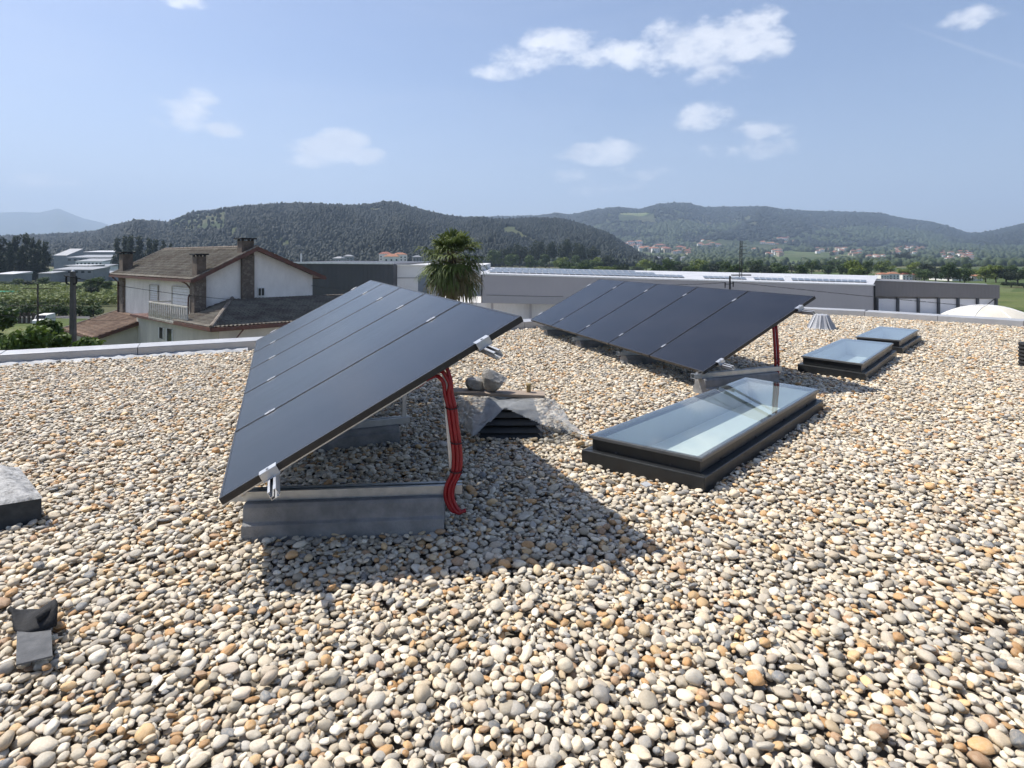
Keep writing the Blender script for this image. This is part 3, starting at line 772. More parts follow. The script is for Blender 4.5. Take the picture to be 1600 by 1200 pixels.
# ------------------------------------------------------------------ gravel object
def geo_gravel():
    x0, x1, y0, y1 = -12.6, 13.8, 1.15, 16.8; pts = []
    for ti in range(int(math.floor(x0/TILE)), int(math.ceil(x1/TILE))):
        for tj in range(int(math.floor(y0/TILE)), int(math.ceil(y1/TILE))):
            P = PB.copy(); k = (ti*7+tj*13) % 4     # turn the tile so that it never lines up
            if k == 1: P[:, 0], P[:, 6] = TILE-PB[:, 0], math.pi-PB[:, 6]; 
            P[:, 0] += ti*TILE; P[:, 1] += tj*TILE; pts.append(P)
    P = np.concatenate(pts); X, Y = P[:, 0], P[:, 1]
    ok = inpoly(X, Y, [(p[0], p[1]) for p in ROOF]) & (Y > 1.2)
    sx = X/Y*F; ok &= (np.abs(sx) < 800+np.maximum(280, 1900/Y))
    # far stones: drop the smallest, they are below a pixel
    ok &= ~((Y > 8) & (P[:, 3] < .015))
    for poly, _ in KEEP:
        ok &= ~inpoly(X, Y, [tuple(q[:2]) for q in poly])
    P = P[ok]; P[:, 2] += ground_bump(P[:, 0], P[:, 1])-.012
    n = len(P); me = bpy.data.meshes.new('gravel'); me.vertices.add(n)
    me.vertices.foreach_set('co', P[:, :3].astype(np.float32).ravel())
    a = me.attributes.new('psc', 'FLOAT_VECTOR', 'POINT'); a.data.foreach_set('vector', P[:, 3:6].astype(np.float32).ravel())
    # rotation: yaw then tilt, as Euler XYZ approximation in the stone's own frame
    E_ = np.zeros((n, 3)); 
    for i in range(0, n, 1):
        pass
    cy, sy = np.cos(P[:,6]), np.sin(P[:,6]); gx, gy = np.tan(P[:,7]), np.tan(P[:,8])
    nx = -(gx*cy-gy*sy); ny = -(gx*sy+gy*cy); nz = np.ones(n); L = np.sqrt(nx*nx+ny*ny+1); nx, ny, nz = nx/L, ny/L, nz/L
    ux = cy-nx*(cy*nx+sy*ny); uy = sy-ny*(cy*nx+sy*ny); uz = -nz*(cy*nx+sy*ny); L = np.sqrt(ux**2+uy**2+uz**2); ux, uy, uz = ux/L, uy/L, uz/L
    vx, vy, vz = ny*uz-nz*uy, nz*ux-nx*uz, nx*uy-ny*ux
    E_[:, 1] = -np.arcsin(np.clip(uz, -1, 1)); E_[:, 0] = np.arctan2(vz, nz); E_[:, 2] = np.arctan2(uy, ux)
    a = me.attributes.new('prot', 'FLOAT_VECTOR', 'POINT'); a.data.foreach_set('vector', E_.astype(np.float32).ravel())
    me.materials.append(M['pebble'])
    o = bpy.data.objects.new('gravel', me); COL.objects.link(o); tag(o, 'rounded cream, grey and rust pebbles covering the flat roof', 'gravel', kind='stuff')
    scatter_nodes(o, 'pebble scatter', M['pebble'], 12, 3, .22, .95)
    return n
def scatter_nodes(o, name, mat, nvar, sub, amp, nscale, smooth=True, cone=0.0):
    g = bpy.data.node_groups.new(name, 'GeometryNodeTree')
    g.interface.new_socket('Geometry', in_out='INPUT', socket_type='NodeSocketGeometry')
    g.interface.new_socket('Geometry', in_out='OUTPUT', socket_type='NodeSocketGeometry')
    N = g.nodes.new; Lk = g.links.new
    gi, go = N('NodeGroupInput'), N('NodeGroupOutput')
    join = N('GeometryNodeJoinGeometry')
    for k in range(nvar):
        ico = N('GeometryNodeMeshIcoSphere'); ico.inputs['Radius'].default_value = 1.0; ico.inputs['Subdivisions'].default_value = sub
        pos = N('GeometryNodeInputPosition'); nz = N('ShaderNodeTexNoise'); nz.noise_dimensions = '4D'
        nz.inputs['W'].default_value = k*7.31+1; nz.inputs['Scale'].default_value = nscale; nz.inputs['Detail'].default_value = 1.5
        Lk(pos.outputs[0], nz.inputs['Vector'])
        s1 = N('ShaderNodeVectorMath'); s1.operation = 'SUBTRACT'; s1.inputs[1].default_value = (.5,.5,.5); Lk(nz.outputs['Color'], s1.inputs[0])
        s2 = N('ShaderNodeVectorMath'); s2.operation = 'SCALE'; s2.inputs['Scale'].default_value = amp*3.2; Lk(s1.outputs[0], s2.inputs[0])
        sp_ = N('GeometryNodeSetPosition'); Lk(ico.outputs['Mesh'], sp_.inputs['Geometry']); Lk(s2.outputs[0], sp_.inputs['Offset'])
        sm = N('GeometryNodeSetShadeSmooth'); sm.inputs['Shade Smooth'].default_value = smooth; Lk(sp_.outputs[0], sm.inputs['Geometry'])
        mt = N('GeometryNodeSetMaterial'); mt.inputs['Material'].default_value = mat; Lk(sm.outputs[0], mt.inputs['Geometry'])
        gt = N('GeometryNodeGeometryToInstance'); Lk(mt.outputs[0], gt.inputs[0]); Lk(gt.outputs[0], join.inputs[0])
    mp = N('GeometryNodeMeshToPoints'); Lk(gi.outputs[0], mp.inputs['Mesh'])
    io = N('GeometryNodeInstanceOnPoints'); Lk(mp.outputs[0], io.inputs['Points']); Lk(join.outputs[0], io.inputs['Instance'])
    io.inputs['Pick Instance'].default_value = True
    rv = N('FunctionNodeRandomValue'); rv.data_type = 'INT'
    rv.inputs[4].default_value = 0; rv.inputs[5].default_value = nvar-1; Lk(rv.outputs[2], io.inputs['Instance Index'])
    a1 = N('GeometryNodeInputNamedAttribute'); a1.data_type = 'FLOAT_VECTOR'; a1.inputs['Name'].default_value = 'psc'; Lk(a1.outputs[0], io.inputs['Scale'])
    a2 = N('GeometryNodeInputNamedAttribute'); a2.data_type = 'FLOAT_VECTOR'; a2.inputs['Name'].default_value = 'prot'
    er = N('FunctionNodeEulerToRotation'); Lk(a2.outputs[0], er.inputs[0]); Lk(er.outputs[0], io.inputs['Rotation'])
    Lk(io.outputs[0], go.inputs[0])
    md = o.modifiers.new(name, 'NODES'); md.node_group = g
print('pebbles', geo_gravel())
# ------------------------------------------------------------------ ground, fields and hills
def ground_mat(name, stops, s1=.004, s2=.03, rough=.95):
    m, t, b = material(name); v = worldpos(t)
    n = t.n.new('ShaderNodeTexVoronoi'); n.inputs['Scale'].default_value = s1*2.2; t.link(mapped(t, v, (1,1.6,0), (0,0,.5)), n.inputs['Vector'])
    sp_ = t.n.new('ShaderNodeSeparateColor'); t.link(n.outputs['Color'], sp_.inputs[0])
    f = t.math('ADD', t.math('MULTIPLY', sp_.outputs[0], .75), t.math('MULTIPLY', t.noise(s1*3, 4, .6, v), .25))
    c = t.ramp(f, stops)
    t.link(t.mix(.8, c, t.ramp(t.noise(s2*3, 6, .7, v), [(.3, .6), (.7, 1.3)]), 'MULTIPLY'), b.inputs['Base Color'])
    b.inputs['Roughness'].default_value = rough; b.inputs['Specular IOR Level'].default_value = .1
    return m
M['plain'] = ground_mat('valley_ground', [(.15, (.05,.075,.028)), (.35, (.085,.115,.04)), (.5, (.045,.065,.025)), (.65, (.14,.125,.07)), (.8, (.10,.13,.05)), (.95,(.17,.145,.095))])
M['slope'] = ground_mat('hill_ground', [(.1, (.035,.05,.022)), (.5, (.05,.065,.028)), (.75, (.085,.08,.045)), (.9, (.06,.08,.03))], .003, .02)
M['grass'] = ground_mat('meadow', [(.2, (.075,.10,.032)), (.6, (.10,.125,.042)), (.9, (.125,.135,.055))], .05, .4)
M['clearing'] = ground_mat('clearing', [(.2, (.10,.14,.055)), (.6, (.15,.175,.075)), (.9, (.22,.20,.11))], .01, .05)
M['asphalt'] = simple('asphalt', (.055,.055,.058), (.075,.075,.078), .5, .9)
GZ = -7.4
def valley_z(x, y):
    """height of the valley floor: level near us, rising gently at the far right"""
    return GZ - 1.0*np.clip((y-60)/200, 0, 1) + 58*np.clip((y-1000)/1500, 0, 1)**1.2*np.clip((x/np.maximum(y,1)+.02)/.14, 0, 1)
ys = np.concatenate([[-60, -20, 0], np.geomspace(8, 2600, 90)]); ts = np.linspace(-1.6, 1.6, 110)
V = []; 
for y in ys:
    w = max(y, 60)
    for t_ in ts: V.append((t_*w, y, 0))
V = np.array(V); V[:, 2] = valley_z(V[:,0], V[:,1]) + .5*vnoise(V[:,0]*.01, V[:,1]*.01, 3, 3)*np.clip((V[:,1]-120)/200, 0, 1)
nt = len(ts); I = np.array([(i*nt+j, i*nt+j+1, (i+1)*nt+j+1, (i+1)*nt+j) for i in range(len(ys)-1) for j in range(nt-1)])
tag(np_mesh('ground', V, I, M['plain'], smooth=True), kind='structure')

def prof(pts):
    xs, yy = zip(*pts); return lambda px: np.interp(px, xs, yy)
HILLS = {
 'A': dict(Yf=620, Yc=1650, foot=-8, sky=prof([(-500,352),(-300,372),(-60,375),(0,373),(70,370),(110,368),(150,364),(180,354),(210,349),(245,349),(262,351),(275,344),(300,334),(330,331),(370,327),(400,324),(440,322),(500,323),(540,326),(580,323),(600,319),(620,320),(645,327),(680,336),(720,343),(770,346),(850,344),(880,346),(910,354),(950,368),(975,384),(1000,398),(1030,412)]), x0=-420, x1=1040, spac=5.4, seed=1),
 'B': dict(Yf=2050, Yc=4000, foot=None, sky=prof([(600,345),(780,341),(840,339),(870,335),(890,338),(930,330),(965,326),(1000,329),(1030,322),(1055,319),(1075,320),(1100,326),(1150,325),(1200,326),(1230,330),(1270,332),(1300,333),(1350,334),(1380,336),(1410,343),(1450,348),(1480,355),(1510,366),(1560,374),(1620,384)]), x0=600, x1=1640, spac=17, seed=11),
 'C': dict(Yf=2000, Yc=3400, foot=None, sky=prof([(1440,392),(1480,380),(1511,369),(1535,366),(1560,362),(1600,352),(1700,335),(1900,322),(2200,330)]), x0=1440, x1=2200, spac=15, seed=23),
 'D': dict(Yf=5500, Yc=9000, foot=0, sky=prof([(-500,340),(-200,322),(0,332),(30,331),(60,332),(75,329),(90,325),(105,331),(130,341),(160,348),(178,354),(240,366),(330,380)]), x0=-480, x1=330, spac=0, seed=31),
}
CLEAR = [(966,1024,334,347,1),(268,352,325,362,.9),(1360,1440,350,372,.5),(1225,1330,372,384,.5),(355,390,355,368,.5)]   # px0, px1, py0, py1: patches with few trees
forest = []
for key, h in HILLS.items():
    nu, nv = 150, 46; us = np.linspace(h['x0'], h['x1'], nu); vs_ = np.linspace(0, 1.35, nv)
    P, Vv = np.meshgrid(us, vs_, indexing='ij'); T_ = (P-HX)/F
    def surf(P, Vv, h=h):
        T_ = (P-HX)/F; Y = h['Yf']+(h['Yc']-h['Yf'])*Vv; X = T_*Y
        zc = EYE+(HY-h['sky'](P))/F*h['Yc']; zf = valley_z(X, Y*0+h['Yf']) if h['foot'] is None else h['foot']
        g = np.where(Vv < 1, .55*Vv+.45*(Vv*Vv*(3-2*Vv)), 1-(Vv-1)**2*4)
        wv = (h['Yc']-h['Yf'])
        ns = vnoise(P/75+.4*vnoise(P/60, Vv*2, h['seed']+4, 2), Vv*1.7, h['seed'], 4)
        amp = np.clip(Vv*4, 0, 1)*np.clip((1-Vv)*2.2, 0, 1)
        Z = zf+(zc-zf)*(g+.25*ns*amp)
        return X, Y, Z
    h['surf'] = surf
    X, Y, Z = surf(P, Vv)
    V = np.stack([X, Y, Z], -1).reshape(-1, 3)
    I = np.array([(i*nv+j, (i+1)*nv+j, (i+1)*nv+j+1, i*nv+j+1) for i in range(nu-1) for j in range(nv-1)])
    tag(np_mesh('hills', V, I, M['slope'], smooth=True), kind='structure')
    if h['spac']:
        area = abs((h['x1']-h['x0'])/F)*(h['Yc']**2-h['Yf']**2)/2; n = int(area/h['spac']**2)
        p = rng.uniform(h['x0'], h['x1'], n); v = np.sqrt(rng.uniform(0, 1, n)*((1.06*h['Yc'])**2-h['Yf']**2)+h['Yf']**2); v = (v-h['Yf'])/(h['Yc']-h['Yf'])
        x, y, z = surf(p, v); py = HY-(z-EYE)/y*F
        dn = vnoise(x/90, y/110, 77+h['seed'], 3)
        ok = dn > (-.55 if key == 'A' else -.35)
        if key != 'A': ok &= (v > .10+.10*vnoise(p/40, v*0, 5, 2)) 
        for a, b_, c_, d_, s_ in CLEAR:
            ins = (p > a) & (p < b_) & (py > c_) & (py < d_); ok &= ~(ins & (rng.uniform(0, 1, n) < s_))
        x, y, z, v = x[ok], y[ok], z[ok], v[ok]; n = len(x)
        r_ = rng.uniform(.6, 1.25, n)*(h['spac']*.52); hh = rng.uniform(.7, 1.25, n)*(7.0 if key == 'A' else 12)*(1+.4*(rng.uniform(0, 1, n) > .93))
        forest.append(np.stack([x, y, z+hh*.35, r_, r_, hh*.62], -1))
# scrub, orchards and hedges over the valley floor and the foot of the far hills
n = 60000; x = rng.uniform(-.05, 1.15, n); y = np.sqrt(rng.uniform(0, 1, n)*(2900**2-620**2)+620**2); x = x*y
z = valley_z(x, np.minimum(y, 2050)); hb = HILLS['B']; pxx = HX+F*x/y; v = np.clip((y-hb['Yf'])/(hb['Yc']-hb['Yf']), 0, 1)
z = z+(EYE+(HY-hb['sky'](pxx))/F*hb['Yc']-z)*(.55*v+.45*(v*v*(3-2*v)))*(v > 0)
dn = vnoise(x/70, y/120, 203, 3)+.5*vnoise(x/300, y/260, 91, 2)
ok = (dn > .0+.25*(rng.uniform(0,1,n)-.5)); pyy = HY-(z-EYE)/y*F
VILL = [(990,386,22,9),(1022,393,30,12),(1062,394,22,11),(1050,410,26,7),(1105,384,24,10),(1215,379,32,11),(1200,398,34,9),(1310,394,40,12),(1420,394,38,11),(1495,402,30,13),(1345,402,44,9),(1250,409,60,6)]
for cx_, cy_, ax_, ay_ in VILL: ok &= ~((((pxx-cx_)/ax_)**2+((pyy-cy_-2)/ay_)**2 < 1) & (rng.uniform(0,1,n) < .86))
x, y, z = x[ok], y[ok], z[ok]; n = len(x)
r_ = rng.uniform(.5, 1.3, n)*(2.8+y/620); hh = r_*rng.uniform(.8, 1.5, n)
scrub = np.stack([x, y, z+hh*.5, r_, r_, hh], -1)
P = np.concatenate(forest); n = len(P); print('forest trees', n)
me = bpy.data.meshes.new('forest'); me.vertices.add(n); me.vertices.foreach_set('co', P[:, :3].astype(np.float32).ravel())
a = me.attributes.new('psc', 'FLOAT_VECTOR', 'POINT'); a.data.foreach_set('vector', P[:, 3:6].astype(np.float32).ravel())
ro = np.zeros((n, 3)); ro[:, 2] = rng.uniform(0, 6.28, n)
a = me.attributes.new('prot', 'FLOAT_VECTOR', 'POINT'); a.data.foreach_set('vector', ro.astype(np.float32).ravel())
me.materials.append(M['forest'])
def scatter_obj(name, P, mat, label, nv=6):
    n = len(P); me = bpy.data.meshes.new(name); me.vertices.add(n); me.vertices.foreach_set('co', P[:, :3].astype(np.float32).ravel())
    a = me.attributes.new('psc', 'FLOAT_VECTOR', 'POINT'); a.data.foreach_set('vector', P[:, 3:6].astype(np.float32).ravel())
    ro = np.zeros((n, 3)); ro[:, 2] = rng.uniform(0, 6.28, n); a = me.attributes.new('prot', 'FLOAT_VECTOR', 'POINT'); a.data.foreach_set('vector', ro.astype(np.float32).ravel())
    me.materials.append(mat); o = bpy.data.objects.new(name, me); COL.objects.link(o); tag(o, label, name, kind='stuff')
    scatter_nodes(o, name+' scatter', mat, nv, 2, .28, 1.9, smooth=True)
M['scrub'] = leaf_mat('scrub_foliage', (.018,.034,.014), (.034,.056,.021), (.062,.082,.030), .1, .4)
scatter_obj('scrub', scrub, M['scrub'], 'mixed green hedges, orchards and scrub over the far valley floor')
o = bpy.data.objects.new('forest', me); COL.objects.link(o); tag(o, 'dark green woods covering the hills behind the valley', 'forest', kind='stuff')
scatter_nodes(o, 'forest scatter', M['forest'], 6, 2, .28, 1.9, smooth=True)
# irregular grassy clearings in the woods, lying on the slope among the trees
def clearing(key, px0, px1, py0, py1):
    h = HILLS[key]; V = []; I = []; nu, nv = 26, 12
    def vof(px, py):
        for v in np.linspace(0, 1, 400):
            Y = h['Yf']+(h['Yc']-h['Yf'])*v; zf = gzf((px-HX)/F*h['Yf'], h['Yf']) if h['foot'] is None else h['foot']; zc = EYE+(HY-float(h['sky'](px)))/F*h['Yc']
            if EYE-(py-HY)/F*Y <= zf+(zc-zf)*(.55*v+.45*(v*v*(3-2*v))): return v
        return 1.0
    v0, v1 = vof((px0+px1)/2, py1), vof((px0+px1)/2, py0)
    for i in range(nu+1):
        for j in range(nv+1):
            a, r_ = 2*math.pi*i/nu, j/nv; k = 1+.35*float(vnoise(np.array(math.cos(a)*1.7), np.array(math.sin(a)*1.7), 6, 3))
            px = (px0+px1)/2+(px1-px0)/2*r_*math.cos(a)*k; v = (v0+v1)/2+(v1-v0)/2*r_*math.sin(a)*k+.06*(v1-v0)*math.cos(a)
            X, Y, Z = h['surf'](np.array([px]), np.array([v])); V.append((X[0], Y[0], Z[0]+4))
    for i in range(nu):
        for j in range(nv): I.append((i*(nv+1)+j, (i+1)*(nv+1)+j, (i+1)*(nv+1)+j+1, i*(nv+1)+j+1))
    tag(np_mesh('clearing', V, I, M['clearing'], smooth=True), kind='structure')
def gzf(x, y): return float(valley_z(np.array(x), np.array(y)))
clearing('B', 968, 1022, 334, 346); clearing('B', 1372, 1432, 353, 372)
# ------------------------------------------------------------------ trees
def leaf_cloud(n, clumps, size, seed, flat=.0):
    """n leaf-shaped faces spread through the given clumps: (centre, radii)"""
    r_ = np.random.default_rng(seed); C_ = np.array([c for c, _ in clumps], float); Rd = np.array([q for _, q in clumps], float)
    wts = Rd.prod(1)**.7; k = r_.choice(len(C_), n, p=wts/wts.sum())
    d = r_.normal(size=(n, 3)); d /= np.linalg.norm(d, axis=1)[:, None]; rad = r_.uniform(.45, 1.0, n)**.6
    rad *= 1+.12*r_.normal(size=n)
    P = C_[k]+d*Rd[k]*rad[:, None]
    nrm = d*.9+r_.normal(size=(n, 3))*.7; nrm[:, 2] += .25; nrm /= np.linalg.norm(nrm, axis=1)[:, None]
    a = np.cross(nrm, r_.normal(size=(n, 3))); a /= np.linalg.norm(a, axis=1)[:, None]; b = np.cross(nrm, a)
    s = size*r_.uniform(.6, 1.5, n)[:, None]
    V = np.stack([P-a*s, P-b*s*.55, P+a*s, P+b*s*.55], 1).reshape(-1, 3)
    return V, np.arange(n*4).reshape(n, 4)
def tree(name, label, group, mat, H, Wd, nleaf, size, seed, shape='round', trunk=.18, cat='tree'):
    r_ = random.Random(seed); cl = []; R_ = Wd/2
    root = bpy.data.objects.new(name, None); COL.objects.link(root); tag(root, label, cat, group)
    nc = 15 if shape != 'column' else 12
    for k in range(nc):
        f = k/(nc-1)
        if shape == 'round': z = H*(trunk+.10+(1-trunk-.18)*r_.random()**.8); rr = R_*math.sqrt(max(.08, 1-((z/H-.55)/.48)**2))
        elif shape == 'column': z = H*(trunk+(.95-trunk)*f); rr = R_*(1-.75*f)
        elif shape == 'pine': z = H*(.55+.38*r_.random()); rr = R_*math.sqrt(max(.15, 1-((z/H-.72)/.27)**2))
        else: z = H*(.12+.75*r_.random()); rr = R_*math.sqrt(max(.1, 1-((z/H-.35)/.62)**2))
        a = r_.uniform(0, 6.28); q = rr*r_.uniform(.25, .75); s_ = r_.uniform(.30, .46)*R_*(1.25 if shape == 'column' else 1)*(.65 if shape=='column' and f>.75 else 1)
        cl.append(((q*math.cos(a), q*math.sin(a), z), (s_, s_, s_*r_.uniform(.7, 1.05)*(1.6 if shape == 'column' else 1))))
    V, Q = leaf_cloud(nleaf, cl, size, seed)
    V[:, 2] = np.clip(V[:, 2], .05, None)
    np_mesh('crown', V, Q, mat, root)
    m = MB(); top = H*.75; m.tube([(0,0,-.6),(0,0,H*.25),(r_.uniform(-.03,.03)*H, 0, H*.5),(0,0,top)], [Wd*.035+.03, Wd*.028+.02, Wd*.02+.015, .03], 7)
    for (c_, s_) in cl[:7]: m.tube([(0,0,max(.3,c_[2]*.55)), (c_[0]*.6, c_[1]*.6, c_[2]*.82), c_], [Wd*.014+.012, Wd*.009+.008, .012], 5)
    m.build('trunk', M['bark'], root)
    return root
def put(root, p, s=1.0, rz=0.0, sz=None):
    root.location = p; root.scale = (s, s, sz or s); root.rotation_euler = (0, 0, rz); return root
def gz(x, y): return float(valley_z(np.array(x), np.array(y)))
PROTO = {}
def place_tree(kind, px, ytop, Y, wpx, label, group, mat=None):
    """a tree whose crown top shows at ytop, wpx wide, standing on the valley floor at distance Y"""
    K = {'dark': ('leaf_dark', 'column', 15, 7, 1500, .42), 'pine': ('leaf_dark', 'pine', 14, 8, 1200, .40), 'mid': ('leaf_mid', 'round', 9, 9, 1500, .36),
         'lime': ('leaf_lime', 'round', 9, 9, 1500, .36), 'oak': ('leaf_dark', 'round', 10, 11, 1700, .42)}[kind]
    var = random.randint(0, 1); key = (kind, var)
    fresh = key not in PROTO
    if fresh: PROTO[key] = tree('tree', label, group, M[K[0]], K[2], K[3], K[4], K[5], 100+len(PROTO), K[1]); o = PROTO[key]
    else: o = copy_tree(PROTO[key])
    tag(o, label, 'tree', group)
    x = (px-HX)/F*Y; zg = gz(x, Y); H = EYE+(HY-ytop)/F*Y-zg; s = wpx/F*Y/K[3]
    put(o, (x, Y, zg), s, random.uniform(0, 6.28), H/K[2]); return o
# group of tall dark trees at far left
for px, yt, Y, w in ((-14,378,270,32),(4,373,262,30),(16,380,250,24),(26,371,270,28),(42,368,262,26),(50,374,255,24),(60,376,268,24),(70,380,262,20),(-2,392,240,30),(34,386,245,26),(56,390,244,22)):
    place_tree('dark', px, yt, Y, w, 'tall dark evergreen in the dense stand at the far left edge', 'tall trees at the left edge')
for px, yt, Y, w in ((182,374,330,20),(194,371,340,24),(206,370,335,22),(219,372,330,24),(232,374,338,22),(244,376,330,22),(256,377,335,20),(266,381,330,16)):
    place_tree('dark', px, yt, Y, w, 'dark tree in the clump rising behind the villa roof', 'trees behind the villa')
place_tree('pine', 250, 345, 1500, 7, 'lone umbrella-shaped pine on the left hill skyline', None)
# hedge trees and scrub in the fields on the left
for px, yt, Y, w, k in ((30,436,190,26,'mid'),(48,438,185,24,'oak'),(66,434,180,22,'mid'),(84,440,178,20,'lime'),(100,444,170,20,'mid'),(8,440,175,26,'mid'),(138,437,140,24,'mid'),(152,434,143,26,'mid'),(166,440,140,24,'mid'),(146,446,128,22,'oak'),(124,446,150,18,'oak')):
    place_tree(k, px, yt, Y, w, 'low leafy tree at the far end of the vineyard, between the sheds and the vines', 'field trees beyond the vineyard')
# the low wood in front of the far village (right of centre)
rr_ = random.Random(3); k = 0
for i in range(84):
    px = 885+i*8.6+rr_.uniform(-5, 5)
    if px > 1366 and px < 1440 and i % 2 == 0: continue
    Y = rr_.uniform(190, 430); base_y = HY-(gz(0, Y)-EYE)/Y*F
    yt = rr_.uniform(405, 417)+max(0, (px-1300))*.03
    kind = rr_.choice(['mid','mid','oak','lime','mid','oak'])
    lab = {'mid':'mid green', 'oak':'dark green', 'lime':'yellow green'}[kind]+' tree in the tree belt beyond the warehouse roofs'
    place_tree(kind, px, yt, Y, rr_.uniform(18, 32), lab, 'tree belt beyond the warehouses')
for px, yt, Y, w, kd in ((790,385,560,26,'oak'),(812,380,540,28,'oak'),(836,376,560,30,'oak'),(858,378,540,26,'oak'),(880,374,560,28,'oak'),(903,380,540,26,'oak'),(925,384,560,24,'oak'),(772,392,500,24,'mid'),(800,398,470,24,'mid'),(828,400,460,26,'mid'),(852,398,480,24,'mid'),(876,402,450,26,'lime'),(900,400,470,24,'mid'),(930,402,450,24,'lime'),(952,398,470,22,'oak')):
    place_tree(kd, px, yt, Y, w, {'oak':'dark bushy tree','mid':'mid green bushy tree','lime':'pale green bushy tree'}[kd]+' behind the white warehouse roof, right of the palm', 'trees right of the palm')
for px, yt, Y, w, kd in ((1444,424,235,26,'mid'),(1462,420,240,28,'oak'),(1482,417,240,30,'mid'),(1500,421,238,28,'oak'),(1450,408,620,20,'dark'),(1540,417,232,26,'lime'),(1556,414,228,28,'lime'),(1572,419,225,32,'oak'),(1590,424,220,34,'oak'),(1612,420,218,36,'mid'),(1580,440,190,26,'oak'),(1600,442,186,28,'oak')):
    if kd == 'dark': continue
    place_tree(kd, px, yt, Y, w, {'oak':'dark rounded tree','mid':'mid green rounded tree','lime':'fresh yellow green tree'}[kd]+' beside the meadow right of the warehouses', 'trees at the right beside the meadow')
for px, yt, Y, w in ((1405,396,900,16),(1418,394,900,18),(1430,399,900,16),(1393,401,880,16)):
    place_tree('oak', px, yt, Y, w, 'tall dark tree in the clump standing out in front of the far village', 'dark clump in front of the village')

# bushes just beyond the left parapet
def bush(px, ytop, Y, wpx, label, seed, mat='leaf_bush'):
    x = (px-HX)/F*Y; H = (EYE+(HY-ytop)/F*Y-GZ)*1.17; Wd = wpx*1.7/F*Y
    r_ = tree('bush', label, 'bushes beyond the left parapet', M[mat], H, Wd, 8000, .085, seed, 'bush', cat='bush'); put(r_, (x, Y, GZ)); return r_
bush(4, 498, 22.0, 60, 'dark green bush at the left picture edge behind the parapet', 1, 'leaf_mid')
bush(44, 529, 19.0, 70, 'low bright green bush between the left edge and the utility pole', 2)
bush(90, 520, 20.5, 58, 'bushy green shrub just left of the utility pole', 3)
bush(140, 525, 19.5, 50, 'green shrub between the utility pole and the villa', 4)

# ------------------------------------------------------------------ fan palm
def palm(px, Y):
    x = (px-HX)/F*Y; ctop = EYE+(HY-404)/F*Y
    root = empty('palm_tree', (x, Y, GZ-1), 'fan palm with drooping dry fronds between the two solar arrays', 'palm tree')
    m = MB(); m.tube([(x,Y,GZ-1),(x+.1,Y,GZ+3),(x,Y,ctop)], [.30,.22,.20], 10); m.build('trunk', M['bark'], root)
    rp = random.Random(5)
    def frond(az_, el_, Lp, Rf, droop, dry):
        d = Vector((math.cos(az_)*math.cos(el_), math.sin(az_)*math.cos(el_), math.sin(el_)))
        o_ = Vector((x, Y, ctop)); pts = []
        for k in range(6):
            f = k/5; pts.append(o_+d*Lp*f+Vector((0,0,-droop*f*f)))
        vs = []; fs = []; mb_ = MB(); mb_.cur = 1; mb_.tube(pts, .014, 4)
        mb_.cur = 0
        tip = pts[-1]; dd = (pts[-1]-pts[-2]).normalized(); side = dd.cross(Vector((0,0,1))).normalized(); upv = side.cross(dd).normalized()
        NL = 22
        for k in range(NL):
            a = -1.95+3.9*k/(NL-1)+rp.uniform(-.05,.05); l = Rf*(1-.30*(abs(a)/1.95)**2)*rp.uniform(.85,1.1)
            dr = dd*math.cos(a)+side*math.sin(a)+upv*rp.uniform(-.05,.25); dr.normalize(); w = dr.cross(upv).normalized()*.042*(Rf/.8)
            p0 = tip; p1 = tip+dr*l*.5+Vector((0,0,-.02)); p2 = tip+dr*l*.8+Vector((0,0,-.10*l-.10*l*dry)); p3 = tip+dr*l*(1.0-.15*dry)+Vector((0,0,-.34*l-.3*l*dry))
            n0 = len(vs); vs = [p0, p1-w+upv*.012, p1+w+upv*.012, p2-w*.7, p2+w*.7, p3]
            mb_.add(vs, [(0,1,2),(1,3,4,2),(3,5,4)])
        return mb_
    for k in range(84):
        f = k/83; az_ = k*2.39996+rp.uniform(-.2,.2); el_ = R(80-f*140+rp.uniform(-14,14)); dry = max(0, (f-.55)/.45)
        mb_ = frond(az_, el_, rp.uniform(.70,1.12)*(.9 if f<.2 else 1.05), rp.uniform(.62,.95), .08+.30*f, dry)
        green = M['palm_green'] if rp.random() > dry*.75 else M['palm_dry']
        mb_.build('frond', [green, M['palm_dry']], root)
palm(706, 27.5)

# ------------------------------------------------------------------ left fields: meadow, lane, wall, vines
m = MB(); pp = [(-80,-45),]
def zquad(name, pts, z, mat):
    V = [(x, y, gz(x, y)+z) for x, y in pts]; m = MB(); m.quad(*V); return tag(m.build(name, mat), kind='structure')
def gpt(px, py): # point of the level valley floor near the buildings
    z = GZ; 
    for _ in range(8):
        p = gp(px, py, z); z = gz(p.x, p.y)
    return p
def sheet(name, pxs, dz, mat, n=8):
    c = [gpt(*q) for q in pxs]; V = []; I = []
    for i in range(n+1):
        for j in range(n+1):
            p = c[0].lerp(c[1], i/n).lerp(c[3].lerp(c[2], i/n), j/n); V.append((p.x, p.y, gz(p.x, p.y)+dz+.5*float(vnoise(p.x*.01, p.y*.01, 3, 3))*min(1, max(0, (p.y-120)/200))))
    for i in range(n):
        for j in range(n): I.append((i*(n+1)+j, (i+1)*(n+1)+j, (i+1)*(n+1)+j+1, i*(n+1)+j+1))
    return tag(np_mesh(name, V, I, mat, smooth=True), kind='structure')
sheet('meadow', [(-160,560),(175,560),(140,500),(-100,498)], .20, M['grass'])
sheet('lane', [(-100,498),(140,500),(140,495),(-90,493)], .14, M['asphalt'])
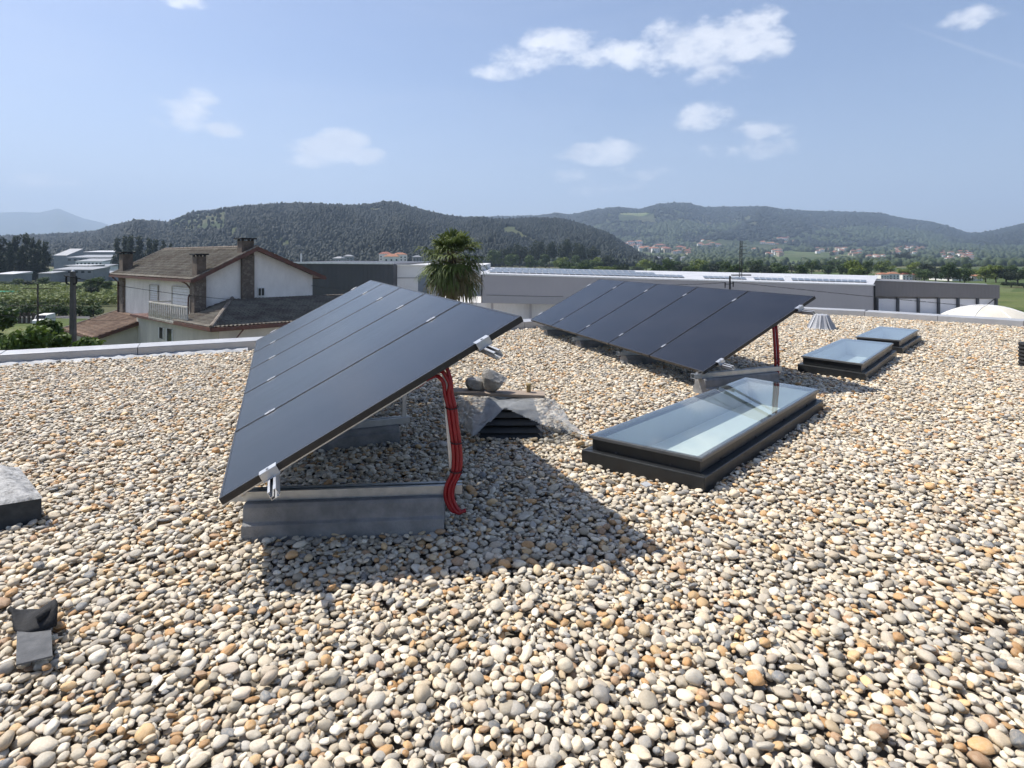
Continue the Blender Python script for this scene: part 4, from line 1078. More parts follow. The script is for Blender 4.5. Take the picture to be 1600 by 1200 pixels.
m = MB(); m.quad((-14,24,GZ+.12),(66,24,GZ+.12),(84,91.6,GZ+.12),(-14,91.6,GZ+.12)); tag(m.build('added_bounce_sheet', simple('bounce_sheet_grey', (.42,.41,.39), (.34,.33,.31), .3, .9)), kind='structure')  # unseen pale ground sheet, added to bounce light up onto the warehouse fronts
sheet('meadow', [(1500,500),(1760,500),(1700,456),(1500,458)], .25, M['grass'])
# vine rows: leafy strips on wires, one mass of leaves
def vines():
    Vs = []; n = 26000
    a, b_, c_, d_ = [Vector(gpt(*q)) for q in ((-60,480),(210,478),(205,455),(-60,455))]
    rows = 17; r_ = rng
    i = r_.integers(0, rows, n)/(rows-1); u = r_.uniform(0, 1, n)
    L = np.outer(1-i, np.array(a))+np.outer(i, np.array(d_)); Rt = np.outer(1-i, np.array(b_))+np.outer(i, np.array(c_)); P = L*(1-u[:, None])+Rt*u[:, None]
    P[:, 1] += r_.normal(0, .45, n); P[:, 0] += r_.normal(0, .3, n)
    clump = vnoise(P[:, 0]*.35, P[:, 1]*.5, 41, 3)
    P[:, 2] = valley_z(P[:, 0], P[:, 1])+r_.uniform(.3, 1.9, n)*(1+.35*clump)
    nrm = r_.normal(size=(n, 3)); nrm[:, 2] = abs(nrm[:, 2])+.6; nrm /= np.linalg.norm(nrm, axis=1)[:, None]
    A = np.cross(nrm, r_.normal(size=(n, 3))); A /= np.linalg.norm(A, axis=1)[:, None]; B = np.cross(nrm, A); s = r_.uniform(.16, .38, n)[:, None]
    V = np.stack([P-A*s, P-B*s*.7, P+A*s, P+B*s*.7], 1).reshape(-1, 3)
    return tag(np_mesh('vineyard', V, np.arange(n*4).reshape(n, 4), M['vine']), 'rows of bright green vines filling the field left of the villa', 'vineyard', kind='stuff')
vines()
# hedge behind the lane
for px, yt, w in ((-20,470,40),(12,472,36),(42,473,34),(72,476,34),(92,474,30),(124,476,34),(146,475,30)):
    Y = 92; x = (px-HX)/F*Y; H = EYE+(HY-yt)/F*Y-gz(x, Y)
    if 'hedge' not in PROTO: PROTO['hedge'] = tree('hedge_tree', '', '', M['leaf_mid'], 2.6, 3.4, 1500, .16, 61, 'bush', cat='hedge'); o = PROTO['hedge']
    else: o = copy_tree(PROTO['hedge'])
    tag(o, 'low dark hedge tree along the lane behind the fence posts', 'hedge', 'hedge trees along the lane'); put(o, (x, Y, gz(x, Y)), w/F*Y/3.4, random.uniform(0,6), H/2.6)
# roadside wall with dark posts
a = gpt(-60, 497); b_ = gpt(86, 501); a.y = b_.y = 80.0; a.x = (-60-HX)/F*80; b_.x = (54-HX)/F*80
zb = gz(a.x, 80)
r = empty('roadside_wall', (a.x, 80, zb), 'low pale wall with dark posts beside the lane, left of the white van', 'wall')
m = MB(); m.box(((a.x+b_.x)/2, 80, zb+.45), (b_.x-a.x, .2, 1.1)); m.build('wall_panel', M['plaster_low'], r)
n = 17
for k in range(n):
    m = MB(); m.box((a.x+(b_.x-a.x)*k/(n-1), 79.8, zb+.75), (.22, .25, 1.7)); m.build('post', M['bark'], r)
# white van on the lane
def van(px, Y):
    x = (px-HX)/F*Y; z = gz(x, Y)+.15; r = empty('parked_van', (x, Y, z), 'small white van on the lane behind the meadow', 'van')
    # side profile facing the viewer, length 4.0 along x
    prof_ = [(-1.9,.35),(1.95,.35),(1.95,.85),(1.25,1.0),(.75,1.62),(-1.7,1.72),(-1.9,1.2)]
    m = MB(); k = len(prof_); vs = [(x+a, Y-.8, z+b) for a, b in prof_]+[(x+a, Y+.8, z+b) for a, b in prof_]
    m.add(vs, [tuple(range(k)), tuple(range(2*k-1, k-1, -1))]+[(i, k+i, k+(i+1)%k, (i+1)%k) for i in range(k)]); m.build('body', M['white_paint'], r, .06)
    m = MB(); m.add([(x+1.22,Y-.7,z+1.03),(x+.80,Y-.7,z+1.57),(x+.80,Y+.7,z+1.57),(x+1.22,Y+.7,z+1.03)], [(0,3,2,1)]); 
    for v in range(4): m.v[v] = (m.v[v][0]+.03, m.v[v][1], m.v[v][2]+.02)
    m.build('windscreen', M['window_dark'], r)
    m = MB(); m.quad((x+.3,Y-.815,z+1.02),(x+1.1,Y-.815,z+1.02),(x+.72,Y-.815,z+1.5),(x+.3,Y-.815,z+1.5)); m.build('side_window', M['window_dark'], r)
    for wx in (-1.2, 1.25):
        m = MB(); m.tube([(x+wx,Y-.84,z+.32),(x+wx,Y-.62,z+.32)], .32, 14); m.build('wheel', M['rubber_dark'], r)
van(69, 79.0)
bpy.data.objects['parked_van'].rotation_euler = (0, 0, R(-78)); bpy.data.objects['parked_van'].scale = (.8,.8,.8)
# green tunnel at the left edge
m = MB(); p = gpt(4, 470); 
for k in range(1): m.tube([(p.x-9,p.y,p.z+.6),(p.x+2.2,p.y+1,p.z+.6)], 1.5, 14)
tag(m.build('green_tunnel', simple('green_film', (.02,.22,.11), (.03,.30,.15), 1, .5), None, smooth=True), 'green plastic tunnel in the field at the left edge', 'tunnel')
# slim pole in the field
def pole(px, ytop, Y, w, label, mat='bark', zb=None, h2=None):
    x = (px-HX)/F*Y; z0 = gz(x, Y) if zb is None else zb; zt = EYE+(HY-ytop)/F*Y
    m = MB(); m.tube([(x, Y, z0-.5), (x, Y, zt)], [w, w*.75], 8); return m, Vector((x, Y, zt))
m, tp = pole(59, 443, 70, .12, ''); 
for dz in (.6, 2.6): m.beam((tp.x-1.2-dz*.9,70,tp.z-dz),(tp.x+1.2+dz*.6,70,tp.z-dz),.08,.08)
tag(m.build('wooden_pole', M['bark'], None), 'slim dark wooden pole with cross wires standing before the vineyard', 'pole')

# ------------------------------------------------------------------ utility pole with wires
Yp = 25.0; xp = (114-HX)/F*Yp; zt = EYE+(HY-424)/F*Yp
r = empty('utility_pole', (xp, Yp, GZ), 'dark concrete utility pole with insulators, left of the villa', 'utility pole')
m = MB(); m.hexa([(xp-.16,Yp-.12,GZ),(xp+.16,Yp-.12,GZ),(xp+.16,Yp+.12,GZ),(xp-.16,Yp+.12,GZ)], [(xp-.075,Yp-.07,zt),(xp+.075,Yp-.07,zt),(xp+.075,Yp+.07,zt),(xp-.075,Yp+.07,zt)]); m.build('shaft', simple('dark_pole', (.10,.095,.085), (.065,.06,.055), 3, .9), r, .01)
m = MB(); m.tube([(xp-.30,Yp-.1,zt-.18),(xp+.38,Yp-.1,zt-.30)], .022, 6); m.build('cross_arm', M['rubber_dark'], r)
for dx in (-.17,.21):
    m = MB(); pts = [(xp+dx*.5,Yp-.12,zt-.52),(xp+dx,Yp-.12,zt-.50),(xp+dx*1.15,Yp-.12,zt-.38),(xp+dx*1.05,Yp-.12,zt-.2)]; m.tube(smooth_path(pts), .035, 7); m.build('insulator', M['rubber_dark'], r)
m = MB(); m.tube([(xp+.0,Yp,zt),(xp+.0,Yp,zt+.07)], [.07,.03], 10); m.build('cap', M['white_paint'], r)
def wire(a, b_, sag, label, rad=.012, n=16, mat='rubber_dark'):
    a, b_ = Vector(a), Vector(b_); m = MB(); m.tube([a.lerp(b_, k/n)-Vector((0,0,sag*4*(k/n)*(1-k/n))) for k in range(n+1)], rad, 5)
    return tag(m.build('overhead_wire', M[mat], None, smooth=True), label, 'wire', 'overhead wires')
wire((xp+.2,Yp-.1,zt-.28), at(362,468,33.6), .10, 'overhead cable from the utility pole across the villa wall', .013)
wire((xp,Yp-.1,zt-1.9), at(-60,482,18), .15, 'thin wire leaving the utility pole to the left, low over the vineyard', .008)
wire((xp,Yp-.1,zt-1.95), at(238,488,44), .3, 'thin wire from the utility pole low to the corner of the villa', .008)
wire(at(487,446,43), at(570,455,55), .12, 'pale cable from the villa to the dark warehouse wall', .02)

# ------------------------------------------------------------------ villa
gv, sv = Vector((.767,.641,0)), Vector((-.75,.66,0)); C0 = Vector((-20.3,38.0,0))
def Hp(a, b, z): p = C0+gv*a+sv*b; return Vector((p.x, p.y, z))
EZ, RZ, AM, AW = .08, 2.2, 3.98, 8.73
villa = empty('villa', (Hp(4,8,0).x, Hp(4,8,0).y, GZ), 'two-storey white villa with brown tiled roofs and stone chimneys, beyond the left parapet', 'house')
def hbox(m, a0, a1, b0, b1, z0, z1): return m.hexa([Hp(a0,b0,z0),Hp(a1,b0,z0),Hp(a1,b1,z0),Hp(a0,b1,z0)], [Hp(a0,b0,z1),Hp(a1,b0,z1),Hp(a1,b1,z1),Hp(a0,b1,z1)])
def slope_z(a): return EZ+(RZ-EZ)*(a/AM if a < AM else (AW-a)/(AW-AM))
# upper walls with gable
m = MB(); a0, a1, b0, b1 = .6, 8.12, .6, 16.3
base = [(a0,b0),(a1,b0),(a1,b1),(a0,b1)]
vs = [Hp(a,b,-3.4) for a, b in base]+[Hp(a,b,slope_z(a)-.16) for a, b in base]+[Hp(AM,b0,RZ-.16),Hp(AM,b1,RZ-.16)]
m.add(vs, [(0,1,5,8,4),(1,2,6,5),(2,3,7,9,6),(3,0,4,7)]); m.build('upper_wall', M['plaster'], villa)
def tile_plane(name, o_, ua, ub, poly, parent=villa, per=.23, rowh=.36, mat='tile'):
    """corrugated tiles: ua along the eave, ub down the slope (vectors of full length), poly in 0..1 coordinates"""
    o_, ua, ub = Vector(o_), Vector(ua), Vector(ub); La, Lb = ua.length, ub.length; nrm = ub.cross(ua).normalized()
    if nrm.z < 0: nrm = -nrm
    nu = int(La/per*6); nv = max(1, int(Lb/rowh)); V = []; I = []
    us = np.linspace(0, 1, nu+1); rows = []
    for j in range(nv):
        for f, lift_ in ((0, 0.0), (1, .06)):
            rows.append((max(0, (j+f*1.04)/nv), lift_))
    for v_, lf in rows:
        for u_ in us:
            hgt = .030*math.cos(2*math.pi*u_*La/per)+lf+.012*float(vnoise(u_*La*1.3, v_*Lb*1.7, 8, 2))
            V.append(tuple(o_+ua*float(u_)+ub*min(v_, 1.02)+nrm*hgt))
    px_ = np.array([p[0] for p in poly]); 
    n1 = nu+1; cu = (us[:-1]+us[1:])/2
    for j in range(len(rows)-1):
        cv = (rows[j][0]+rows[j+1][0])/2
        ins = inpoly(cu, np.full(nu, min(cv, .9999)), poly)
        for i in np.nonzero(ins)[0]: I.append((j*n1+i, j*n1+i+1, (j+1)*n1+i+1, (j+1)*n1+i))
    return np_mesh(name, V, I, M[mat], parent)
full = [(-.01,-.01),(1.01,-.01),(1.01,1.01),(-.01,1.01)]
B1 = 16.9
rt = Hp(AM,-.02,RZ); 
tile_plane('roof_slope', Hp(AM,0,RZ), Hp(AM,B1,RZ)-Hp(AM,0,RZ), Hp(0,0,EZ)-Hp(AM,0,RZ), full)
tile_plane('roof_slope', Hp(AM,0,RZ), Hp(AM,B1,RZ)-Hp(AM,0,RZ), Hp(AW,0,EZ)-Hp(AM,0,RZ), full)
m = MB()      # boards under the tiles
for s0, s1 in ((0, AM), (AW, AM)):
    q = [Hp(s0,.05,EZ-.06),Hp(s1,.05,RZ-.06),Hp(s1,B1-.05,RZ-.06),Hp(s0,B1-.05,EZ-.06)]; m.hexa([p-Vector((0,0,.08)) for p in q], q)
m.build('roof_boards', M['brown_trim'], villa)
for b_ in (-.03, B1):      # verge boards
    m = MB()
    for s0 in (0, AW):
        m.beam(Hp(s0,b_,EZ-.10), Hp(AM,b_,RZ-.10), .07, .26)
    m.build('verge_board', M['brown_trim'], villa)
for a_ in (-.03, AW+.03):
    m = MB(); m.beam(Hp(a_,-.05,EZ-.10), Hp(a_,B1+.05,EZ-.10), .12, .16); m.build('gutter', M['brown_trim'], villa)
def ridge_caps(name, p0, p1, n, rad=.11):
    p0, p1 = Vector(p0), Vector(p1); m = MB()
    for k in range(n):
        a = p0.lerp(p1, k/n); b = p0.lerp(p1, (k+1.08)/n); m.tube([a, b], [rad*1.08, rad*.92], 8)
    return m.build(name, M['ridge'], villa)
ridge_caps('ridge_cap', Hp(AM,0,RZ+.02), Hp(AM,B1,RZ+.02), 44)
ridge_caps('ridge_cap', Hp(0,B1,EZ+.03), Hp(AM,B1,RZ+.03), 14, .09)
ridge_caps('ridge_cap', Hp(.0,0,EZ+.03), Hp(AM,0,RZ+.03), 14, .07)
# chimneys
def chimney(a, b, wa, wb, z0, z1):
    m = MB(); hbox(m, a-wa/2, a+wa/2, b-wb/2, b+wb/2, z0, z1); ch = m.build('chimney', M['brick_ch'], villa, .01)
    m = MB(); hbox(m, a-wa/2-.13, a+wa/2+.13, b-wb/2-.13, b+wb/2+.13, z1+.10, z1+.19); 
    for sa in (-1,1):
        for sb in (-1,1): hbox(m, a+sa*(wa/2-.07)-.06, a+sa*(wa/2-.07)+.06, b+sb*(wb/2-.07)-.06, b+sb*(wb/2-.07)+.06, z1+.002, z1+.098)
    m.build('chimney_cap', M['rubber_dark'], ch)
chimney(.62, .55, .55, .75, -.1, 1.55)
chimney(.75, 15.6, .7, .9, -.1, 1.75)
chimney(AM-.42, .75, .78, .7, 1.3, 2.62)
# stone pilasters
for a_, b_, wa, wb, zt_ in ((.55,.56,.70,.75,.05),(AM-.42,.50,.78,.35,slope_z(AM-.81)-.12),(.55,15.75,.30,1.1,.05)):
    m = MB(); hbox(m, a_-wa/2, a_+wa/2, b_-wb/2, b_+wb/2, -3.3, zt_); m.build('stone_pilaster', M['stone'], villa)
# downpipe
m = MB(); m.tube(smooth_path([Hp(-.02,1.9,-.05),Hp(.3,1.6,-.3),Hp(.42,1.1,-.9),Hp(.15,1.0,-1.1),Hp(.15,1.0,-3.2)]), .05, 6); m.build('downpipe', M['brown_trim'], villa)
m = MB(); m.tube([Hp(.0,B1-.6,-.1),Hp(.35,B1-.7,-.5),Hp(.35,B1-.7,-3.2)], .05, 6); m.build('downpipe', M['brown_trim'], villa)
def bsol(px, a=.6):   # position along the side wall seen at this direction
    t_ = (px-HX)/F; p = C0+gv*a; return (p.x-t_*p.y)/(t_*sv.y-sv.x)
def asol(px, b=.6):
    t_ = (px-HX)/F; p = C0+sv*b; return (p.x-t_*p.y)/(t_*gv.y-gv.x)
def zof(p, py): return EYE-(py-HY)/F*p.y
# shuttered window and balcony door on the side wall
for x0, x1, y0, y1, nm in ((236,248,446,470,'window'),(271,298,449,484,'balcony_door')):
    bb1, bb0 = bsol(x0), bsol(x1); zt_ = zof(Hp(.6,(bb0+bb1)/2,0), y0); zb_ = zof(Hp(.6,(bb0+bb1)/2,0), y1)
    m = MB(); hbox(m, .54, .602, bb0, bb1, zb_, zt_); f_ = m.build(nm, M['shutter'], villa)
    m = MB(); hbox(m, .50, .55, bb1, bb1+.09, zb_, zt_+.06); hbox(m, .50, .55, bb0-.09, bb0, zb_, zt_+.06); hbox(m, .50,.55, bb0, bb1, zt_, zt_+.06); m.build('frame', M['balc'], f_)
    m = MB()
    for k in range(7):
        z_ = zb_+(zt_-zb_)*(k+.5)/7; hbox(m, .528, .539, bb0+.03, bb1-.03, z_-.015, z_+.015)
    m.build('slat', M['balc'], f_)
aa0, aa1 = asol(402), asol(413); zt_ = zof(Hp((aa0+aa1)/2,.6,0), 449); zb_ = zof(Hp((aa0+aa1)/2,.6,0), 463)
m = MB(); hbox(m, aa0, aa1, .53, .60, zb_, zt_); f_ = m.build('window', M['white_paint'], villa)
for k in (0, 1):
    m = MB(); wd = (aa1-aa0-.15)/2; a_ = aa0+.05+k*(wd+.05); hbox(m, a_, a_+wd, .515, .529, zb_+.06, zt_-.06); m.build('pane', M['window_dark'], f_)
# balcony
bb1, bb0 = bsol(232, -.75), bsol(292, -.75); zsl = zof(Hp(-.3,(bb0+bb1)/2,0), 499)
m = MB(); hbox(m, -.75, .6, bb0, bb1, zsl-.16, zsl); bl = m.build('balcony', M['balc'], villa)
m = MB(); hbox(m, -.75, -.67, bb0, bb1, zsl+.95, zsl+1.03); hbox(m, -.67, .6, bb1-.08, bb1, zsl+.95, zsl+1.03); m.build('handrail', M['balc'], bl)
n = 19
for k in range(n):
    b_ = bb0+.06+(bb1-bb0-.12)*k/(n-1); m = MB(); p0 = Hp(-.71,b_,zsl); 
    m.tube([p0, p0+Vector((0,0,.25)), p0+Vector((0,0,.5)), p0+Vector((0,0,.95))], [.04,.085,.045,.04], 6); m.build('baluster', M['balc'], bl)
# lower storey
m = MB(); hbox(m, -.3, 10.5, -4.75, 9.4, GZ-.5, -2.66); m.build('lower_wall', M['plaster_low'], villa)
zl, zh = -2.5, -1.28
tile_plane('lower_roof', Hp(-.9,.62,zh), Hp(11,.62,zh)-Hp(-.9,.62,zh), Hp(-.9,-5.25,zl)-Hp(-.9,.62,zh), [((2.6+.9)/11.9,-.01),(1.01,-.01),(1.01,1.01),(0,1.01)])
tile_plane('lower_roof', Hp(2.6,-5.25,zh), Hp(2.6,.62,zh)-Hp(2.6,-5.25,zh), Hp(-.9,-5.25,zl)-Hp(2.6,-5.25,zh), [(1.01,-.01),(1.01,1.01),(0,1.01),(.96,-.01)])
ridge_caps('ridge_cap', Hp(2.6,.5,zh+.05), Hp(-.9,-5.25,zl+.06), 18, .12)
m = MB(); m.beam(Hp(-.93,-5.3,zl-.10), Hp(11,-5.3,zl-.10), .10, .20); m.beam(Hp(-.93,-5.3,zl-.10), Hp(-.93,.2,zl-.10), .10, .20); m.build('gutter', M['brown_trim'], villa)
m = MB(); q = [Hp(-.9,-5.25,zl-.19),Hp(11,-5.25,zl-.19),Hp(11,.6,zl-.19),Hp(-.9,.6,zl-.19)]; m.hexa([p-Vector((0,0,.05)) for p in q], q); m.build('soffit', M['brown_trim'], villa)
m = MB(); m.tube([Hp(.9,-5.15,-2.7),Hp(.5,-4.85,-3.4),Hp(.5,-4.85,-6)], .05, 6); m.build('downpipe', M['brown_trim'], villa)
# strip of roof below the balcony
m = MB(); hbox(m, -.75, .6, .3, 9.3, -2.78, -2.62); m.build('terrace_slab', M['brown_trim'], villa)
for x0, x1, y0, y1 in ((250,256,512,529),(262,270,514,534)):
    bb1, bb0 = bsol(x0, -.3), bsol(x1, -.3); zt_ = zof(Hp(-.3,(bb0+bb1)/2,0), y0); zb_ = zof(Hp(-.3,(bb0+bb1)/2,0), y1)
    m = MB(); hbox(m, -.34, -.298, bb0, bb1, zb_, zt_); f_ = m.build('window', M['window_dark'], villa)
    m = MB(); hbox(m, -.37, -.30, bb0-.10, bb0, zb_, zt_); hbox(m, -.37, -.30, bb1, bb1+.10, zb_, zt_); m.build('frame', M['white_paint'], f_)
# lean-to wing on the left
za, zc = -2.95, -4.16
m = MB(); vs = [Hp(-2.7,9.3,GZ-.5),Hp(.6,9.3,GZ-.5),Hp(.6,16.9,GZ-.5),Hp(-2.7,16.9,GZ-.5),Hp(-2.7,9.3,-4.2),Hp(.6,9.3,-3.12),Hp(.6,16.9,-3.12),Hp(-2.7,16.9,-4.2)]; m.hexa(vs[:4], vs[4:]); m.build('wing_wall', M['plaster_low'], villa)
tile_plane('wing_roof', Hp(.58,9.0,za), Hp(.58,17.2,za)-Hp(.58,9.0,za), Hp(-3.05,9.0,zc)-Hp(.58,9.0,za), full, mat='tile_red')
m = MB(); m.beam(Hp(.6,8.97,za-.10), Hp(-3.08,8.97,zc-.10), .08, .24); m.beam(Hp(-3.08,8.97,zc-.08), Hp(-3.08,17.2,zc-.08), .10, .14); m.build('verge_board', M['brown_trim'], villa)
ridge_caps('ridge_cap', Hp(.6,17.2,za+.05), Hp(-3.05,17.2,zc+.05), 12, .08)

# ------------------------------------------------------------------ warehouses
def corr(name, c, c2, period, rough=.5, axis=0, depth=.35):
    m, t, b = material(name); v = coords(t); s = t.n.new('ShaderNodeSeparateXYZ'); t.link(v, s.inputs[0])
    q = t.math('SINE', t.math('MULTIPLY', s.outputs[axis], 2*math.pi/period))
    t.link(t.mix(t.ramp(t.noise(.25, 4, .6, v), [(.35, 0), (.65, 1)]), c, c2), b.inputs['Base Color']); b.inputs['Roughness'].default_value = rough
    bp = t.n.new('ShaderNodeBump'); bp.inputs['Strength'].default_value = depth; bp.inputs['Distance'].default_value = .03; t.link(q, bp.inputs['Height']); t.link(bp.outputs[0], b.inputs['Normal'])
    return m
M['clad_dark'] = corr('dark_cladding', (.055,.057,.064), (.064,.066,.073), .5)
M['clad_grey'] = corr('grey_cladding', (.335,.32,.325), (.31,.298,.302), .6, depth=.06)
M['clad_light'] = corr('light_cladding', (.70,.69,.67), (.64,.63,.61), .4, depth=.2)
M['clad_brown'] = corr('brown_cladding', (.175,.158,.15), (.195,.175,.168), .55, depth=.25)
M['white_roof'] = corr('white_roof', (.55,.55,.56), (.42,.42,.43), 1.0, .45, 0, .15)
M['roof_grey'] = corr('grey_roof', (.24,.25,.265), (.19,.20,.21), 1.0, .5, 0, .15)
M['door_white'] = corr('white_doors', (.90,.86,.84), (.86,.82,.80), .3, .6, 2, .1)
M['pv_far'] = simple('far_solar_panel', (.10,.12,.15), (.14,.16,.19), 1, .3)
def wallq(mb_, p0, p1, z00, z01, z10, z11, th=.35):
    """upright slab from p0 to p1 (xy); z00/z01 bottom, z10/z11 top at each end; thickness away from the viewer"""
    p0, p1 = Vector(p0).to_2d() if len(p0) > 2 else Vector(p0), Vector(p1).to_2d() if len(p1) > 2 else Vector(p1)
    e = (p1-p0).normalized(); n = Vector((-e.y, e.x))*th
    q = [p0, p1, p1+n, p0+n]; zb_ = [z00,z01,z01,z00]; zt_ = [z10,z11,z11,z10]
    return mb_.hexa([(p.x,p.y,z) for p, z in zip(q, zb_)], [(p.x,p.y,z) for p, z in zip(q, zt_)])
# dark-clad warehouse behind the villa
D1 = 72.0; xa, xb, xc = at(455,0,D1).x, at(615,0,D1).x, at(752,0,D1+6).x; zt1 = EYE-(411.5-HY)/F*D1; 
wh = empty('warehouse', ((xa+xb)/2, D1+20, GZ), 'dark grey clad warehouse with light grey end wall, right behind the villa', 'warehouse')
m = MB(); m.hexa([(xa-6,D1,GZ),(xb,D1,GZ),(xb,D1+45,GZ),(xa-6,D1+45,GZ)], [(xa-6,D1,zt1+.05),(xb,D1,zt1-.08),(xb,D1+45,zt1-.08),(xa-6,D1+45,zt1+.05)]); m.build('dark_wall', M['clad_dark'], wh)
m = MB(); m.beam((xa-6,D1-.12,zt1+.12),(xb,D1-.12,zt1-.02),.3,.20); m.build('roof_edge', M['white_paint'], wh)
m = MB(); z2 = EYE-(414-HY)/F*(D1+6); m.hexa([(xb+.05,D1+2,GZ),(xc,D1+6,GZ),(xc,D1+40,GZ),(xb+.05,D1+40,GZ)], [(xb+.05,D1+2,z2),(xc,D1+6,z2-.1),(xc,D1+40,z2-.1),(xb+.05,D1+40,z2)]); m.build('light_wall', M['clad_light'], wh)
m = MB(); m.beam((xb+.05,D1+1.95,z2-1.55),(xc,D1+5.95,z2-1.6),.08,.10); m.build('seam_trim', M['clad_grey'], wh)
m = MB(); m.beam((xb+.0,D1+1.8,z2+.06),(xc,D1+5.8,z2-.04),.3,.10); m.build('roof_edge', M['white_paint'], wh)
m = MB(); xd = at(644,0,D1+3.2).x; m.box((xd+1.1,D1+3.1,z2-2.9),(2.1,.3,3.2)); m.build('loading_door', simple('blue_grey_door', (.16,.19,.23), (.19,.22,.26), 1, .5), wh)
m = MB(); p = at(466,411,D1); m.tube([(p.x,D1+1,p.z-.3),(p.x,D1+1,EYE+(HY-396)/F*D1)], .10, 8); m.build('flue_pipe', M['white_paint'], wh)
# long warehouse with projecting grey fascia and white roof
L, Rr = at(753,0,63), at(1366,0,70)
def zpy(py, Y): return EYE-(py-HY)/F*Y
wl = empty('warehouse', ((L.x+Rr.x)/2, 75, GZ), 'long warehouse with plain grey fascia and white roof carrying rows of solar panels', 'warehouse')
zt0, zt1_ = zpy(429,63), zpy(446,70); zb0, zb1 = zpy(473,63), zpy(486,70)
m = MB(); wallq(m, (L.x,63), (Rr.x,70), zb0, zb1, zt0-.02, zt1_-.02, .5); m.build('fascia', M['clad_grey'], wl)
m = MB(); wallq(m, (L.x-.02,62.95), (Rr.x,69.95), zb0-.02, zb1-.02, zb0+.9, zb1+.10, .04)
m.build('fascia_band', corr('mid_grey_band', (.30,.295,.298), (.285,.28,.283), .6, depth=.1), wl)
m = MB(); wallq(m, (L.x-.05,62.9), (Rr.x+.05,69.9), zt0-.02, zt1_-.02, zt0+.13, zt1_+.11, .7); m.build('roof_edge', M['white_paint'], wl)
m = MB(); m.box((L.x-.02,63.0,(zt0+zb0)/2), (.10,.12,zt0-zb0)); m.build('corner_trim', M['rubber_dark'], wl)
m = MB(); m.box((Rr.x+.0,69.95,(zt1_+zb1)/2), (.14,.14,zt1_-zb1)); m.build('corner_trim', M['rubber_dark'], wl)
m = MB(); wallq(m, (L.x-4,64.2), (Rr.x+1,71.2), GZ, GZ, zb0-.02, zb1-.02, 30); m.build('lower_wall', M['clad_light'], wl)
for k in range(11):
    f = (k+.25)/11; x_ = L.x+(Rr.x-L.x)*f; y_ = 64.1+7*f; m = MB(); m.box((x_,y_,(GZ+zb0+(zb1-zb0)*f)/2), (.25,.2,(zb0+(zb1-zb0)*f)-GZ)); m.build('wall_post', M['clad_grey'], wl)
# roof plane: from the front edge back
bkL, bkR = at(748,0,120), at(1372,0,112); zr0, zr1 = zpy(417.2,120), zpy(430.5,112)
Ve, Ie, nn_ = [], [], 24
for i in range(nn_+1):
    for j in range(nn_+1):
        f, g_ = i/nn_, j/nn_; a = Vector((L.x,63.2,zt0+.10)).lerp(Vector((Rr.x,70.2,zt1_+.08)), f); b_ = Vector((bkL.x,120,zr0)).lerp(Vector((bkR.x,112,zr1)), f); p = a.lerp(b_, g_); Ve.append(tuple(p))
for i in range(nn_):
    for j in range(nn_): Ie.append((i*(nn_+1)+j, (i+1)*(nn_+1)+j, (i+1)*(nn_+1)+j+1, i*(nn_+1)+j+1))
np_mesh('roof', Ve, Ie, M['white_roof'], wl)
def roofpt(f, g_, dz): 
    a = Vector((L.x,63.2,zt0+.10)).lerp(Vector((Rr.x,70.2,zt1_+.08)), f); b_ = Vector((bkL.x,120,zr0)).lerp(Vector((bkR.x,112,zr1)), f); p = a.lerp(b_, g_); return p+Vector((0,0,dz))
for g0, g1, f0, f1, n in ((.10,.22,.02,.50,30),(.34,.46,.03,.44,26),(.60,.72,.04,.40,22),(.10,.20,.55,.66,8),(.12,.22,.78,.98,12),(.10,.2,.68,.76,5)):
    for k in range(n):
        a0, a1 = f0+(f1-f0)*k/n, f0+(f1-f0)*(k+.86)/n; m = MB()
        q = [roofpt(a0,g0,.10),roofpt(a1,g0,.10),roofpt(a1,g1,.22),roofpt(a0,g1,.22)]; m.hexa([p-Vector((0,0,.05)) for p in q], q)
        m.build('solar_panel', M['pv_far'], wl)
# brown warehouse with white doors at the right
L3, R3 = at(1225,0,92), at(1562,0,92); z0_, z1_ = zpy(433.5,92), zpy(445.5,92); y0_, y1_ = zpy(459.5,92), zpy(466.5,92)
w3 = empty('warehouse', ((L3.x+R3.x)/2, 100, GZ), 'brown grey warehouse with a row of white doors, at the right behind the white dome', 'warehouse')
m = MB(); wallq(m, (L3.x,92), (R3.x,92), y0_, y1_, z0_, z1_, 24); m.build('fascia', M['clad_brown'], w3)
m = MB(); wallq(m, (L3.x,91.8), (at(1540,0,92).x,91.8), z0_, z1_+.1, z0_+.16, z1_+.20, .5); m.build('roof_edge', M['white_paint'], w3)
m = MB(); wallq(m, (L3.x,92.6), (R3.x-.2,92.6), GZ, GZ, y0_, y1_, 23); m.build('back_wall', M['clad_brown'], w3)
dx_ = [1370,1402.5,1434.5,1466,1496.5,1527,1556]
for i in range(6):
    a_, b_ = at(dx_[i]+2,0,92.4).x, at(dx_[i+1]-2,0,92.4).x; m = MB(); m.box(((a_+b_)/2,92.5,(GZ+y1_)/2+.0), (b_-a_,.12,y1_-GZ-.1)); m.build('door', M['door_white'], w3)
for i in range(7):
    a_ = at(dx_[i],0,92.3).x; m = MB(); m.box((a_,92.25,(GZ+y1_)/2+.1), (.32,.3,y1_-GZ)); m.build('door_post', M['clad_dark'], w3)
m = MB(); m.beam((at(1527,0,92.1).x,92.05,y1_-2.2),(at(1553,0,92.1).x,92.05,y1_-.1),.10,.10); m.build('brace', M['clad_dark'], w3)
